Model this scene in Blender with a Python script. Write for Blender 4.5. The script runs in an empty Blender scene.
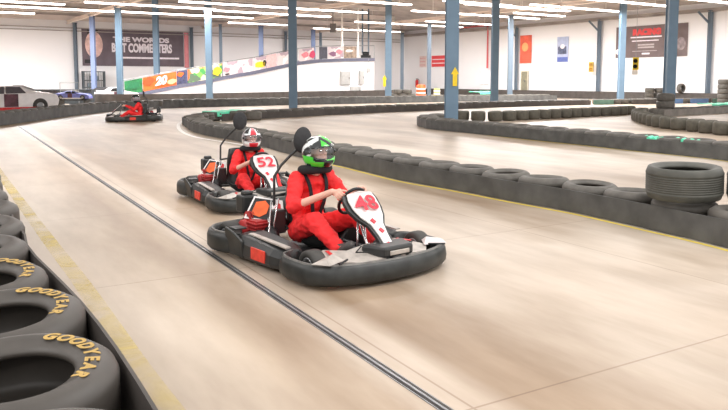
import bpy, bmesh, math, random
from mathutils import Vector, Matrix, noise
random.seed(7)
C = bpy.context.scene.collection
F, HOR, CAMH = 720.0, 79.0, 1.6
PI = math.pi

# ------------------------------------------------------------------ camera
PP = 66.0                                  # horizon sits this many pixels above the principal point
pitch = math.atan(PP/F)
_f = F*math.cos(pitch)
def ray(px, py):
    v = HOR+PP-py; c, s_ = math.cos(pitch), math.sin(pitch)
    return Vector((px-364, _f*c+v*s_, -_f*s_+v*c))
def g(px, py, z=0.0):
    r = ray(px, py); return Vector((0, 0, CAMH))+r*((z-CAMH)/r.z)
def at(px, py, d):
    r = ray(px, py); return Vector((0, 0, CAMH))+r*(d/r.y)
def remap(x, y, z=0.0):                    # plan position measured with an unpitched camera -> this one
    return g(364+x/y*F, HOR+(CAMH-z)*F/y, z)
cam = bpy.data.cameras.new('camera'); co = bpy.data.objects.new('camera', cam); C.objects.link(co)
co.location = (0, 0, CAMH)
co.rotation_euler = (PI/2-pitch, 0, 0)
cam.sensor_width = 36; cam.lens = 36*_f/728
cam.shift_y = -(126-PP)/728.0
cam.clip_end = 400
bpy.context.scene.camera = co

# ------------------------------------------------------------------ materials
def lin(c):
    return tuple(((x/255)/12.92 if x/255 <= .04045 else ((x/255+.055)/1.055)**2.4) for x in c)
MATS = {}
def mat(name, col, rough=.6, metal=0., var=.12, scale=6., bump=0., spec=.5, clear=0.):
    if name in MATS: return MATS[name]
    m = bpy.data.materials.new(name); m.use_nodes = True
    nt = m.node_tree; b = nt.nodes['Principled BSDF']
    b.inputs['Roughness'].default_value = rough; b.inputs['Metallic'].default_value = metal
    b.inputs['Specular IOR Level'].default_value = spec
    b.inputs['Coat Weight'].default_value = clear
    tc = nt.nodes.new('ShaderNodeTexCoord'); n = nt.nodes.new('ShaderNodeTexNoise')
    n.inputs['Scale'].default_value = scale; n.inputs['Detail'].default_value = 4
    nt.links.new(tc.outputs['Object'], n.inputs['Vector'])
    r = nt.nodes.new('ShaderNodeValToRGB'); c = lin(col)
    r.color_ramp.elements[0].position = .3; r.color_ramp.elements[1].position = .7
    r.color_ramp.elements[0].color = tuple(max(0, x*(1-var)) for x in c)+(1,)
    r.color_ramp.elements[1].color = tuple(min(1, x*(1+var)) for x in c)+(1,)
    nt.links.new(n.outputs['Fac'], r.inputs['Fac']); nt.links.new(r.outputs['Color'], b.inputs['Base Color'])
    if bump:
        bp = nt.nodes.new('ShaderNodeBump'); bp.inputs['Strength'].default_value = bump; bp.inputs['Distance'].default_value = .01
        nt.links.new(n.outputs['Fac'], bp.inputs['Height']); nt.links.new(bp.outputs['Normal'], b.inputs['Normal'])
    MATS[name] = m
    return m
def emit(name, col, s):
    m = bpy.data.materials.new(name); m.use_nodes = True
    b = m.node_tree.nodes['Principled BSDF']
    b.inputs['Base Color'].default_value = lin(col)+(1,)
    b.inputs['Emission Color'].default_value = lin(col)+(1,); b.inputs['Emission Strength'].default_value = s
    MATS[name] = m; return m

rubber = mat('rubber', (88, 84, 78), .62, var=.22, scale=9, bump=.15)
rubber_d = mat('rubber dark', (58, 56, 53), .65, var=.25, scale=10, bump=.15)
rubber_n = mat('slick rubber', (70, 65, 60), .5, var=.14, scale=7, bump=.08)
belt_m = mat('belt rubber', (80, 80, 79), .6, var=.3, scale=3.5, bump=.2)
belt_l = mat('dusty belt', (124, 118, 112), .65, var=.22, scale=3, bump=.2)
belt_d = mat('belt dark', (72, 66, 62), .65, var=.22, scale=3, bump=.2)
blueb = mat('blue belt', (84, 112, 150), .6, var=.2, scale=3)
greenb = mat('green belt', (80, 112, 98), .6, var=.2, scale=3)
green_mat = mat('green vinyl', (96, 220, 176), .5, var=.15, scale=4)
colblue = mat('column blue paint', (104, 129, 150), .5, var=.08, scale=2)
coldark = mat('column slate paint', (96, 110, 124), .5, var=.08, scale=2)
colviolet = mat('column violet paint', (104, 118, 150), .5, var=.08, scale=2)
wallm = mat('wall paint', (238, 237, 239), .8, var=.03, scale=.25)
whitep = mat('white paint', (234, 230, 226), .5, var=.04, scale=2)
creamp = mat('cream beam paint', (238, 224, 214), .6, var=.06, scale=1)
browns = mat('ceiling deck', (172, 164, 160), .8, var=.2, scale=.8)
steel = mat('grey steel', (150, 152, 154), .35, .8, var=.1, scale=8)
chrome = mat('bright steel', (205, 205, 205), .22, .9, var=.05)
plastic = mat('black plastic', (44, 45, 45), .42, var=.18, scale=10, bump=.05)
plastic_g = mat('scuffed bumper plastic', (44, 46, 45), .42, var=.5, scale=7, bump=.1)
black = mat('black', (22, 22, 24), .45, var=.2)
cloth_k = mat('black cloth', (28, 28, 32), .85, var=.25, scale=14, bump=.3)
red = mat('red suit cloth', (240, 42, 44), .75, var=.12, scale=9, bump=.25)
redp = mat('red plastic', (206, 40, 42), .35, var=.12)
redd = mat('red engine paint', (170, 42, 42), .4, var=.25, scale=14)
orange = mat('orange print', (238, 100, 38), .5, var=.2, scale=9)
yellow = mat('yellow print', (240, 206, 40), .5, var=.08)
yline = mat('worn yellow paint', (226, 202, 112), .7, var=.12, scale=3)
def worn(m, lo, hi, sc_):
    nt = m.node_tree; b = nt.nodes['Principled BSDF']; n = nt.nodes.new('ShaderNodeTexNoise'); n.inputs['Scale'].default_value = sc_; n.inputs['Detail'].default_value = 7; n.inputs['Roughness'].default_value = .7
    r = nt.nodes.new('ShaderNodeMapRange'); r.inputs[1].default_value = lo; r.inputs[2].default_value = hi; tc = nt.nodes.new('ShaderNodeTexCoord')
    mp = nt.nodes.new('ShaderNodeMapping'); mp.inputs['Location'].default_value = (.3, .2, .43); n.inputs['Distortion'].default_value = 1.2
    nt.links.new(tc.outputs['Object'], mp.inputs['Vector']); nt.links.new(mp.outputs[0], n.inputs['Vector']); nt.links.new(n.outputs['Fac'], r.inputs[0]); nt.links.new(r.outputs[0], b.inputs['Alpha'])
worn(yline, .34, .95, 1.3)
yline2 = mat('yellow paint', (222, 200, 84), .7, var=.12, scale=5)
letter_y = mat('ochre lettering', (178, 146, 80), .6, var=.12, scale=30)
panelw = mat('white panel plastic', (232, 226, 224), .35, var=.06, scale=12, clear=.3)
panelg = mat('grey panel plastic', (176, 168, 160), .45, var=.2, scale=12)
edgem = mat('worn bumper edge highlight', (112, 110, 106), .5, var=.3, scale=9)  # lighter grey: top-edge highlight put into the colour, together with scratches
pinkp = mat('pink strip', (226, 140, 146), .6, var=.1)
skin = mat('skin', (232, 180, 160), .55, var=.06, scale=12)
bannerk = mat('dark banner vinyl', (104, 92, 100), .7, var=.18, scale=1.2)
greypan = mat('grey panel paint', (186, 184, 182), .6, var=.06)
darkm = mat('dark mesh', (70, 78, 84), .6, var=.2)
greenp = mat('green print', (36, 112, 66), .5, var=.35, scale=4)
lime = mat('lime helmet paint', (70, 206, 58), .3, var=.08, clear=.5)
hwhite = mat('white helmet paint', (228, 232, 232), .25, var=.05, clear=.5)
hblack = mat('black helmet paint', (30, 34, 36), .25, var=.1, clear=.5)
hred = mat('red helmet paint', (214, 44, 60), .3, var=.1, clear=.5)
hgrey = mat('grey helmet paint', (150, 140, 144), .3, var=.15, clear=.5)
shoe_m = mat('shoe', (70, 66, 64), .6, var=.3, scale=20)
whites = mat('white sock', (222, 216, 206), .8)
eye_m = mat('eye', (40, 30, 26), .3)
tube_e = emit('fluorescent tube', (255, 244, 236), 6)
glow_e = emit('lit window', (255, 255, 255), 2.2)
def visor_mat():
    m = bpy.data.materials.new('clear visor'); m.use_nodes = True; nt = m.node_tree
    nt.nodes.clear(); o = nt.nodes.new('ShaderNodeOutputMaterial'); mx = nt.nodes.new('ShaderNodeMixShader')
    t = nt.nodes.new('ShaderNodeBsdfTransparent'); gl = nt.nodes.new('ShaderNodeBsdfGlossy'); gl.inputs['Roughness'].default_value = .1
    t.inputs['Color'].default_value = (.82, .8, .82, 1)
    mx.inputs[0].default_value = .14
    nt.links.new(t.outputs[0], mx.inputs[1]); nt.links.new(gl.outputs[0], mx.inputs[2]); nt.links.new(mx.outputs[0], o.inputs[0])
    return m
visorm = visor_mat()

# print material: blotchy multicolour vinyl
def print_mat(name, cols, scale=2.5):
    m = bpy.data.materials.new(name); m.use_nodes = True; nt = m.node_tree; b = nt.nodes['Principled BSDF']
    tc = nt.nodes.new('ShaderNodeTexCoord'); n = nt.nodes.new('ShaderNodeTexVoronoi'); n.inputs['Scale'].default_value = scale
    nt.links.new(tc.outputs['Object'], n.inputs['Vector'])
    s = nt.nodes.new('ShaderNodeSeparateColor'); nt.links.new(n.outputs['Color'], s.inputs[0])
    r = nt.nodes.new('ShaderNodeValToRGB'); r.color_ramp.interpolation = 'CONSTANT'
    k = len(cols)
    while len(r.color_ramp.elements) < k: r.color_ramp.elements.new(.5)
    for i, c in enumerate(cols):
        r.color_ramp.elements[i].position = i/k; r.color_ramp.elements[i].color = lin(c)+(1,)
    nt.links.new(s.outputs[0], r.inputs['Fac']); nt.links.new(r.outputs['Color'], b.inputs['Base Color'])
    b.inputs['Roughness'].default_value = .5
    return m

# ------------------------------------------------------------------ mesh builder
class MB:
    def __init__(s): s.v = []; s.f = []; s.mi = []
    def add(s, vs, fs, mi=0):
        o = len(s.v); s.v += [tuple(v) for v in vs]; s.f += [tuple(i+o for i in f) for f in fs]; s.mi += [mi]*len(fs); return s
    def box(s, c, size, rot=None, mi=0, taper=1.):
        hx, hy, hz = [x/2 for x in size]
        vs = []
        for z in (-1, 1):
            k = taper if z > 0 else 1
            for x, y in ((-1, -1), (1, -1), (1, 1), (-1, 1)):
                p = Vector((x*hx*k, y*hy*k, z*hz))
                if rot is not None: p = rot @ p
                vs.append(p+Vector(c))
        return s.add(vs, [(0, 3, 2, 1), (4, 5, 6, 7), (0, 1, 5, 4), (1, 2, 6, 5), (2, 3, 7, 6), (3, 0, 4, 7)], mi)
    def tube(s, pts, r, n=10, mi=0, closed=False, caps=True):
        pts = [Vector(p) for p in pts]; m = len(pts)
        rs = r if isinstance(r, (list, tuple)) else [r]*m
        vs = []; prev = None
        for i, p in enumerate(pts):
            if closed: t = pts[(i+1) % m]-pts[i-1]
            else: t = pts[min(i+1, m-1)]-pts[max(i-1, 0)]
            t.normalize()
            if prev is None:
                a = Vector((0, 0, 1)) if abs(t.z) < .9 else Vector((1, 0, 0))
                nrm = t.cross(a).normalized()
            else:
                nrm = (prev-t*prev.dot(t)).normalized()
            prev = nrm; b = t.cross(nrm)
            for k in range(n):
                a = 2*PI*k/n
                vs.append(p+(nrm*math.cos(a)+b*math.sin(a))*rs[i])
        fs = []
        for i in range(m if closed else m-1):
            j = (i+1) % m
            for k in range(n):
                l = (k+1) % n
                fs.append((i*n+k, i*n+l, j*n+l, j*n+k))
        if not closed and caps:
            fs.append(tuple(range(n))[::-1]); fs.append(tuple((m-1)*n+k for k in range(n)))
        return s.add(vs, fs, mi)
    def lathe(s, prof, n=32, mi=0, closed=False, M=None):
        vs = []; m = len(prof)
        for k in range(n):
            a = 2*PI*k/n
            for r, z in prof:
                p = Vector((r*math.cos(a), r*math.sin(a), z))
                vs.append(M @ p if M is not None else p)
        fs = []
        for k in range(n):
            l = (k+1) % n
            for i in range(m if closed else m-1):
                j = (i+1) % m
                fs.append((k*m+i, l*m+i, l*m+j, k*m+j))
        return s.add(vs, fs, mi)
    def ell(s, c, rad, n=20, m=12, rot=None, mi=0):
        vs = []; c = Vector(c)
        for i in range(m+1):
            t = PI*i/m
            for k in range(n):
                a = 2*PI*k/n
                p = Vector((rad[0]*math.sin(t)*math.cos(a), rad[1]*math.sin(t)*math.sin(a), rad[2]*math.cos(t)))
                if rot is not None: p = rot @ p
                vs.append(c+p)
        fs = [(i*n+k, (i+1)*n+k, (i+1)*n+(k+1) % n, i*n+(k+1) % n) for i in range(m) for k in range(n)]
        return s.add(vs, fs, mi)
    def sweep(s, path, prof, closed=False, mi=0, caps=True):
        """profile (outward, z) swept along an xy path; outward = right of travel"""
        path = [Vector((p[0], p[1], p[2] if len(p) > 2 else 0)) for p in path]; m = len(path); n = len(prof); vs = []
        for i, p in enumerate(path):
            t = (path[(i+1) % m]-path[i-1]) if closed else path[min(i+1, m-1)]-path[max(i-1, 0)]
            t.z = 0; t.normalize(); o = Vector((t.y, -t.x, 0))
            for a, z in prof: vs.append(p+o*a+Vector((0, 0, z)))
        fs = []
        for i in range(m if closed else m-1):
            j = (i+1) % m
            for k in range(n):
                l = (k+1) % n
                fs.append((i*n+k, j*n+k, j*n+l, i*n+l))
        if not closed and caps:
            fs.append(tuple(range(n))[::-1]) ; fs.append(tuple((m-1)*n+k for k in range(n)))
        return s.add(vs, fs, mi)
    def prism(s, pts, z0, z1, M=None, mi=0):
        n = len(pts); vs = [Vector((x, y, z0)) for x, y in pts]+[Vector((x, y, z1)) for x, y in pts]
        if M is not None: vs = [M @ v for v in vs]
        fs = [tuple(range(n))[::-1], tuple(range(n, 2*n))]+[(i, (i+1) % n, n+(i+1) % n, n+i) for i in range(n)]
        return s.add(vs, fs, mi)
    def mesh(s, name, mats, smooth=False):
        me = bpy.data.meshes.new(name); me.from_pydata(s.v, [], s.f)
        for m in (mats if isinstance(mats, (list, tuple)) else [mats]): me.materials.append(m)
        for p, i in zip(me.polygons, s.mi): p.material_index = i
        bm = bmesh.new(); bm.from_mesh(me); bmesh.ops.recalc_face_normals(bm, faces=bm.faces); bm.to_mesh(me); bm.free()
        if smooth:
            for p in me.polygons: p.use_smooth = True
        me.update(); return me
    def obj(s, name, mats, parent=None, smooth=False, bevel=0):
        return put(name, s.mesh(name, mats, smooth), parent, bevel)
def put(name, me, parent=None, bevel=0):
    o = bpy.data.objects.new(name, me); C.objects.link(o)
    if parent: o.parent = parent
    if bevel:
        b = o.modifiers.new('bevel', 'BEVEL'); b.width = bevel; b.segments = 2; b.limit_method = 'ANGLE'; b.angle_limit = math.radians(40)
    return o
def tag(o, label, cat, group=None):
    o['label'] = label; o['category'] = cat
    if group: o['group'] = group
    return o
def empty(name, loc, rz=0, label=None, cat=None, group=None):
    o = bpy.data.objects.new(name, None); C.objects.link(o); o.location = loc; o.rotation_euler = (0, 0, rz)
    o.empty_display_size = .1
    if label: tag(o, label, cat, group)
    return o
def struct(o): o['kind'] = 'structure'; return o
def copy_tree(o, parent=None):
    c = o.copy(); C.objects.link(c); c.parent = parent
    for ch in list(o.children): copy_tree(ch, c)
    return c
def catmull(pts, step):
    pts = [Vector(p) for p in pts]; P = [pts[0]*2-pts[1]]+pts+[pts[-1]*2-pts[-2]]; out = []
    for i in range(1, len(P)-2):
        n = 12
        for k in range(n):
            t = k/n; a, b, c, d = P[i-1], P[i], P[i+1], P[i+2]
            out.append(.5*((2*b)+(c-a)*t+(2*a-5*b+4*c-d)*t*t+(3*b-a-3*c+d)*t**3))
    out.append(P[-2]); res = [out[0]]; acc = 0
    for a, b in zip(out, out[1:]):
        L = (b-a).length
        while L > 0 and acc+L >= step:
            t = (step-acc)/L; a = a+(b-a)*t; res.append(a.copy()); L = (b-a).length; acc = 0
        acc += L
    return res
_dg = None
def text_mesh(txt, size, depth=.004, offset=0., shear=0., width=None):
    cu = bpy.data.curves.new('t', 'FONT'); cu.body = txt; cu.size = size; cu.extrude = depth/2; cu.offset = offset; cu.shear = shear
    cu.align_x = 'CENTER'; cu.align_y = 'CENTER'; cu.resolution_u = 4
    o = bpy.data.objects.new('t', cu); C.objects.link(o); bpy.context.view_layer.update()
    me = bpy.data.meshes.new_from_object(o.evaluated_get(bpy.context.evaluated_depsgraph_get()))
    bpy.data.objects.remove(o); bpy.data.curves.remove(cu)
    if width:
        w = max(v.co.x for v in me.vertices)-min(v.co.x for v in me.vertices); k = width/w
        for v in me.vertices: v.co.x *= k
    return me
def remesh(mb, mats, voxel, smooth=3, disp=None):
    me = mb.mesh('tmp', mats); o = bpy.data.objects.new('tmp', me); C.objects.link(o)
    r = o.modifiers.new('r', 'REMESH'); r.mode = 'VOXEL'; r.voxel_size = voxel
    s = o.modifiers.new('s', 'SMOOTH'); s.iterations = smooth; s.factor = .5
    bpy.context.view_layer.update()
    out = bpy.data.meshes.new_from_object(o.evaluated_get(bpy.context.evaluated_depsgraph_get()))
    bpy.data.objects.remove(o); bpy.data.meshes.remove(me)
    for p in out.polygons: p.use_smooth = True
    if disp:
        out.update(); ns = [v.normal.copy() for v in out.vertices]
        for v, n in zip(out.vertices, ns): v.co += n*disp(v.co)
    return out
ORD = ['first', 'second', 'third', 'fourth', 'fifth', 'sixth', 'seventh', 'eighth', 'ninth', 'tenth', 'eleventh', 'twelfth',
       'thirteenth', 'fourteenth', 'fifteenth', 'sixteenth', 'seventeenth', 'eighteenth', 'nineteenth', 'twentieth',
       'twenty-first', 'twenty-second', 'twenty-third', 'twenty-fourth', 'twenty-fifth', 'twenty-sixth', 'twenty-seventh', 'twenty-eighth']

# ------------------------------------------------------------------ room shell
U = Vector((.837, .548, 0)).normalized(); V = Vector((-.547, .837, 0)).normalized()
CN = Vector((4.6, 82, 0)); CEIL = 6.6
def room(s, t, z=0): return CN-U*s-V*t+Vector((0, 0, z))
def wall_pt(px, side):
    k = (px-364)/F
    D = -U if side == 'left' else -V
    # CN + D*t : x = k*y
    t = (k*CN.y-CN.x)/(D.x-k*D.y)
    return CN+D*t
RU = Matrix((U, V, (0, 0, 1))).transposed()          # axes: x along U, y along V
def floor_mat():
    m = bpy.data.materials.new('polished concrete'); m.use_nodes = True; nt = m.node_tree; b = nt.nodes['Principled BSDF']
    N = nt.nodes.new; L = nt.links.new
    tc = N('ShaderNodeTexCoord')
    mp = N('ShaderNodeMapping'); mp.inputs['Rotation'].default_value = (0, 0, -math.atan2(.865, -.50)+PI/2)
    L(tc.outputs['Object'], mp.inputs['Vector'])       # local: y along drain, x across
    st = N('ShaderNodeMapping'); st.inputs['Scale'].default_value = (1, .22, 1); L(mp.outputs[0], st.inputs['Vector'])
    n1 = N('ShaderNodeTexNoise'); n1.inputs['Scale'].default_value = .8; n1.inputs['Detail'].default_value = 6; n1.inputs['Roughness'].default_value = .6; L(st.outputs[0], n1.inputs['Vector'])
    n2 = N('ShaderNodeTexNoise'); n2.inputs['Scale'].default_value = .16; n2.inputs['Detail'].default_value = 3; L(mp.outputs[0], n2.inputs['Vector'])
    n3 = N('ShaderNodeTexNoise'); n3.inputs['Scale'].default_value = 5; n3.inputs['Detail'].default_value = 6; L(st.outputs[0], n3.inputs['Vector'])
    r1 = N('ShaderNodeValToRGB'); e = r1.color_ramp.elements
    e[0].position = .34; e[0].color = lin((148, 131, 112))+(1,); e[1].position = .62; e[1].color = lin((200, 188, 174))+(1,)
    L(n1.outputs['Fac'], r1.inputs['Fac'])
    r2 = N('ShaderNodeValToRGB'); e = r2.color_ramp.elements
    e[0].position = .38; e[0].color = (.80, .73, .66, 1); e[1].position = .6; e[1].color = (1, 1, 1, 1); L(n2.outputs['Fac'], r2.inputs['Fac'])
    mx = N('ShaderNodeMix'); mx.data_type = 'RGBA'; mx.blend_type = 'MULTIPLY'; mx.inputs[0].default_value = .8
    L(r1.outputs[0], mx.inputs[6]); L(r2.outputs[0], mx.inputs[7])
    r3 = N('ShaderNodeValToRGB'); e = r3.color_ramp.elements
    e[0].position = .3; e[0].color = (.90, .87, .84, 1); e[1].position = .6; e[1].color = (1, 1, 1, 1); L(n3.outputs['Fac'], r3.inputs['Fac'])
    mx2 = N('ShaderNodeMix'); mx2.data_type = 'RGBA'; mx2.blend_type = 'MULTIPLY'; mx2.inputs[0].default_value = .7
    L(mx.outputs[2], mx2.inputs[6]); L(r3.outputs[0], mx2.inputs[7])
    # worn brown bands and pale repair strip along the drain (local x of the drain is D0)
    R = Matrix.Rotation(-math.atan2(.865, -.50)+PI/2, 3, 'Z'); D0 = (R @ Vector((.39, 3.48, 0))).x
    sx = N('ShaderNodeSeparateXYZ'); L(mp.outputs[0], sx.inputs[0])
    wob = N('ShaderNodeMath'); wob.operation = 'MULTIPLY_ADD'; wob.inputs[1].default_value = .3; L(n1.outputs['Fac'], wob.inputs[0]); L(sx.outputs['X'], wob.inputs[2])
    mr = N('ShaderNodeMapRange'); mr.inputs[1].default_value = D0-1.3+.15; mr.inputs[2].default_value = D0+1.3+.15; L(wob.outputs[0], mr.inputs[0])
    r4 = N('ShaderNodeValToRGB'); e = r4.color_ramp.elements
    e[0].position = 0; e[0].color = (1, 1, 1, 1); e[1].position = 1; e[1].color = (1, 1, 1, 1)
    for p, c in ((.22, (.98, .95, .9)), (.33, (.74, .64, .52)), (.41, (.86, .78, .68)), (.45, (1.15, 1.15, 1.16)), (.57, (1.2, 1.2, 1.22)), (.62, (.76, .65, .53)), (.72, (.78, .67, .55)), (.9, (1, .98, .96))):
        q = e.new(p); q.color = c+(1,)
    L(mr.outputs[0], r4.inputs['Fac'])
    mx3 = N('ShaderNodeMix'); mx3.data_type = 'RGBA'; mx3.blend_type = 'MULTIPLY'; mx3.inputs[0].default_value = .8
    L(mx2.outputs[2], mx3.inputs[6]); L(r4.outputs[0], mx3.inputs[7])
    # saw-cut joints
    bk = N('ShaderNodeTexBrick'); bk.offset = 0; bk.inputs['Scale'].default_value = 1; bk.inputs['Brick Width'].default_value = 3.05; bk.inputs['Row Height'].default_value = 3.05
    bk.inputs['Mortar Size'].default_value = .008; bk.inputs['Mortar Smooth'].default_value = .3
    bk.inputs['Color1'].default_value = (1, 1, 1, 1); bk.inputs['Color2'].default_value = (.96, .95, .94, 1); bk.inputs['Mortar'].default_value = (.62, .55, .5, 1)
    sh = N('ShaderNodeMapping'); sh.inputs['Location'].default_value = (.9, .4, 0); L(mp.outputs[0], sh.inputs[0]); L(sh.outputs[0], bk.inputs['Vector'])
    mx4 = N('ShaderNodeMix'); mx4.data_type = 'RGBA'; mx4.blend_type = 'MULTIPLY'; mx4.inputs[0].default_value = .8
    L(mx3.outputs[2], mx4.inputs[6]); L(bk.outputs['Color'], mx4.inputs[7])
    L(mx4.outputs[2], b.inputs['Base Color'])
    rr = N('ShaderNodeMapRange'); rr.inputs[3].default_value = .3; rr.inputs[4].default_value = .5; L(n1.outputs['Fac'], rr.inputs[0]); L(rr.outputs[0], b.inputs['Roughness'])
    b.inputs['Specular IOR Level'].default_value = .35
    return m
b = MB(); b.add([(-70, -6, 0), (70, -6, 0), (70, 100, 0), (-70, 100, 0)], [(0, 1, 2, 3)])
struct(b.obj('floor', floor_mat()))
def wallbox(name, a, bb, z0, z1, th, m):
    d = (bb-a); L = d.length; d.normalize(); n = Vector((d.y, -d.x, 0))
    c = (a+bb)/2; c.z = (z0+z1)/2
    R = Matrix((d, n, (0, 0, 1))).transposed()
    bx = MB(); bx.box(c, (L, th, z1-z0), R)
    return bx.obj(name, m)
struct(wallbox('wall_left', room(90, 0)+V*.15, room(-.3, 0)+V*.15, 0, 7.2, .3, wallm))
struct(wallbox('wall_right', room(0, -.3)+U*.15, room(0, 62)+U*.15, 0, 7.2, .3, wallm))
joistm = mat('joist paint', (226, 216, 210), .7, var=.1, scale=1)
def deck(s_, t_): return 7.0+.22*max(0, min(s_, t_, 10))     # hipped roof deck
def deck_at(p): q = p-CN; return deck(-q.dot(U), -q.dot(V))
b = MB(); ss = [0, 2.5, 5, 7.5, 10, 50, 90]; tt = [0, 2.5, 5, 7.5, 10, 30, 50]
b.add([room(a_, c_, deck(a_, c_)) for a_ in ss for c_ in tt], [(i*7+j, i*7+7+j, i*7+8+j, i*7+j+1) for i in range(6) for j in range(6)])
_c = struct(b.obj('ceiling', browns)); _s = _c.modifiers.new('s', 'SOLIDIFY'); _s.thickness = .15; _s.offset = 1
k = 1
for t in [.25]+[2.4+2.6*i for i in range(19)]:          # joists parallel to the left wall
    b = MB(); m_ = min(t, 10); a, c = room(88, t), room(max(.2, m_), t); zz = 7+.22*m_-7.02
    cc = (a+c)/2; L = (a-c).length
    b.box(cc+Vector((0, 0, 6.62+zz)), (L, .24, .06), RU); b.box(cc+Vector((0, 0, 6.80+zz)), (L, .06, .38), RU); b.box(cc+Vector((0, 0, 6.97+zz)), (L, .24, .05), RU)
    struct(b.obj('trim_%d' % k, joistm)); k += 1
for s in (.25, 12, 24, 36, 48, 60):           # girders parallel to the right wall
    b = MB(); a, c = room(s, 0.2), room(s, 49.8); cc = (a+c)/2; L = (a-c).length
    b.box(cc+Vector((0, 0, 6.36)), (.22, L, .05), RU); b.box(cc+Vector((0, 0, 6.48)), (.05, L, .22), RU); b.box(cc+Vector((0, 0, 6.575)), (.22, L, .04), RU)
    struct(b.obj('trim_%d' % k, browns if s < 1 else creamp)); k += 1
# wall-top conduit runs
for z, o in ((6.0, .12), (5.75, .1)):
    b = MB(); b.tube([room(85, o, z), room(.3, o, z)], .045, 6); struct(b.obj('trim_%d' % k, browns)); k += 1
# drain and painted lines
dr0 = g(480, 433); dr1 = g(19, 126.5); dd = (dr1-dr0).normalized(); dn = Vector((dd.y, -dd.x, 0))
def strip(a, bb, w, z0, z1, m, off=0):
    global k
    d = (bb-a).normalized(); n = Vector((d.y, -d.x, 0)); c = (a+bb)/2+n*off; c.z = (z0+z1)/2
    R = Matrix((d, n, (0, 0, 1))).transposed(); x = MB(); x.box(c, ((bb-a).length, w, z1-z0), R)
    o = struct(x.obj('trim_%d' % k, m)); k += 1; return o
drainm = mat('drain slot', (52, 46, 44), .7)
strip(dr0, dr1, .04, 0, .004, drainm)
strip(dr0, dr1, .014, .004, .007, steel)
strip(dr0, dr1, .006, 0, .005, steel, .029); strip(dr0, dr1, .006, 0, .005, steel, -.029)
def painted(pts, w, m, z=.003):
    global k
    p = catmull(pts, .25); x = MB(); vs = []
    for i, a in enumerate(p):
        t = (p[min(i+1, len(p)-1)]-p[max(i-1, 0)]).normalized(); o = Vector((t.y, -t.x, 0))*w/2
        vs += [a-o+Vector((0, 0, z)), a+o+Vector((0, 0, z))]
    x.add(vs, [(i*2, i*2+1, i*2+3, i*2+2) for i in range(len(p)-1)])
    struct(x.obj('trim_%d' % k, m)); k += 1
painted([g(x_, y_) for x_, y_ in ((205, 455), (170, 410), (137, 365), (98, 307), (77, 277), (56, 250), (30, 215), (8, 185), (-6, 165))], .13, yline)

# ------------------------------------------------------------------ tires
def tire_mesh(R, w, rb, n=40, grooves=3, mats=rubber, s=None, gd=.01):
    pr = []
    s = s or .045*R/.33
    gr = []
    for i in range(grooves):
        z = w*(.22+.56*(i+.5)/grooves) if grooves else 0
        gr += [(R, z-.008), (R-gd, z-.005), (R-gd, z+.005), (R, z+.008)]
    half = [(R-.012, .035), (R, .06)]
    pr = half+gr+[(R, w-.06), (R-.012, w-.03), (R-s, w-.004), (R-s*1.8, w+.004), (rb+.05, w-.004), (rb+.02, w-.02), (rb+.002, w-.03), (rb, w-.045),
              (rb+.012, w-.06), (rb+.04, w-.055), (R-.05, w-.06), (R-.03, w-.09), (R-.03, .09), (R-.05, .06), (rb+.04, .055), (rb+.012, .06), (rb, .045), (rb+.002, .03), (rb+.02, .02), (rb+.05, .004), (R-s*1.8, -.004), (R-s, .004)]
    m = MB(); m.lathe(pr, n, closed=True)
    return m.mesh('tire', mats, True)
T_kart = tire_mesh(.345, .30, .195, 36, 4)
T_row = tire_mesh(.335, .31, .19, 26, 2, rubber)
T_far = tire_mesh(.335, .33, .19, 16, 0, rubber)
T_drum = tire_mesh(.28, .37, .16, 22, 0, mat('olive rubber', (84, 80, 70), .65, var=.2, scale=9))
T_slick = tire_mesh(.35, .295, .2, 64, 0, rubber_n)

def ribbon(name, pts, h, side, m, label, cat='barrier', th=.014, z0=.01, step=.35, group=None, wav=.012):
    p = catmull(pts, step); q = []
    for i, a in enumerate(p):
        t = (p[min(i+1, len(p)-1)]-p[max(i-1, 0)]).normalized(); o = Vector((t.y, -t.x, 0))
        q.append(a+o*wav*math.sin(i*1.7))
    x = MB(); x.sweep(q, [(-th/2, z0), (th/2, z0), (th/2, z0+h*.5), (th/2, z0+h), (-th/2, z0+h), (-th/2, z0+h*.5)])
    o = x.obj(name, m); tag(o, label, cat, group); return o
def tire_row(path, R, mesh, labels, group, z=0, tilt=2.5, gap=.02, skip=None, end=None):
    p = catmull(path, 2*R+gap); out = []
    for i, a in enumerate(p):
        if skip and skip(i): continue
        if end and i >= end: break
        o = put('tire', mesh); o.location = (a.x+random.uniform(-.012, .012), a.y+random.uniform(-.012, .012), z+.006)
        o.rotation_euler = (math.radians(random.uniform(-tilt, tilt)), math.radians(random.uniform(-tilt, tilt)), random.uniform(0, 6))
        o.location.z += R*math.sin(math.radians(tilt))*.7
        lab = labels(i) if callable(labels) else labels
        tag(o, lab, 'tire', group); out.append(o)
    return out
def offset(pts, d):
    out = []
    for i, a in enumerate(pts):
        t = (pts[min(i+1, len(pts)-1)]-pts[max(i-1, 0)]).normalized(); out.append(a+Vector((t.y, -t.x, 0))*d)
    return out

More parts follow.
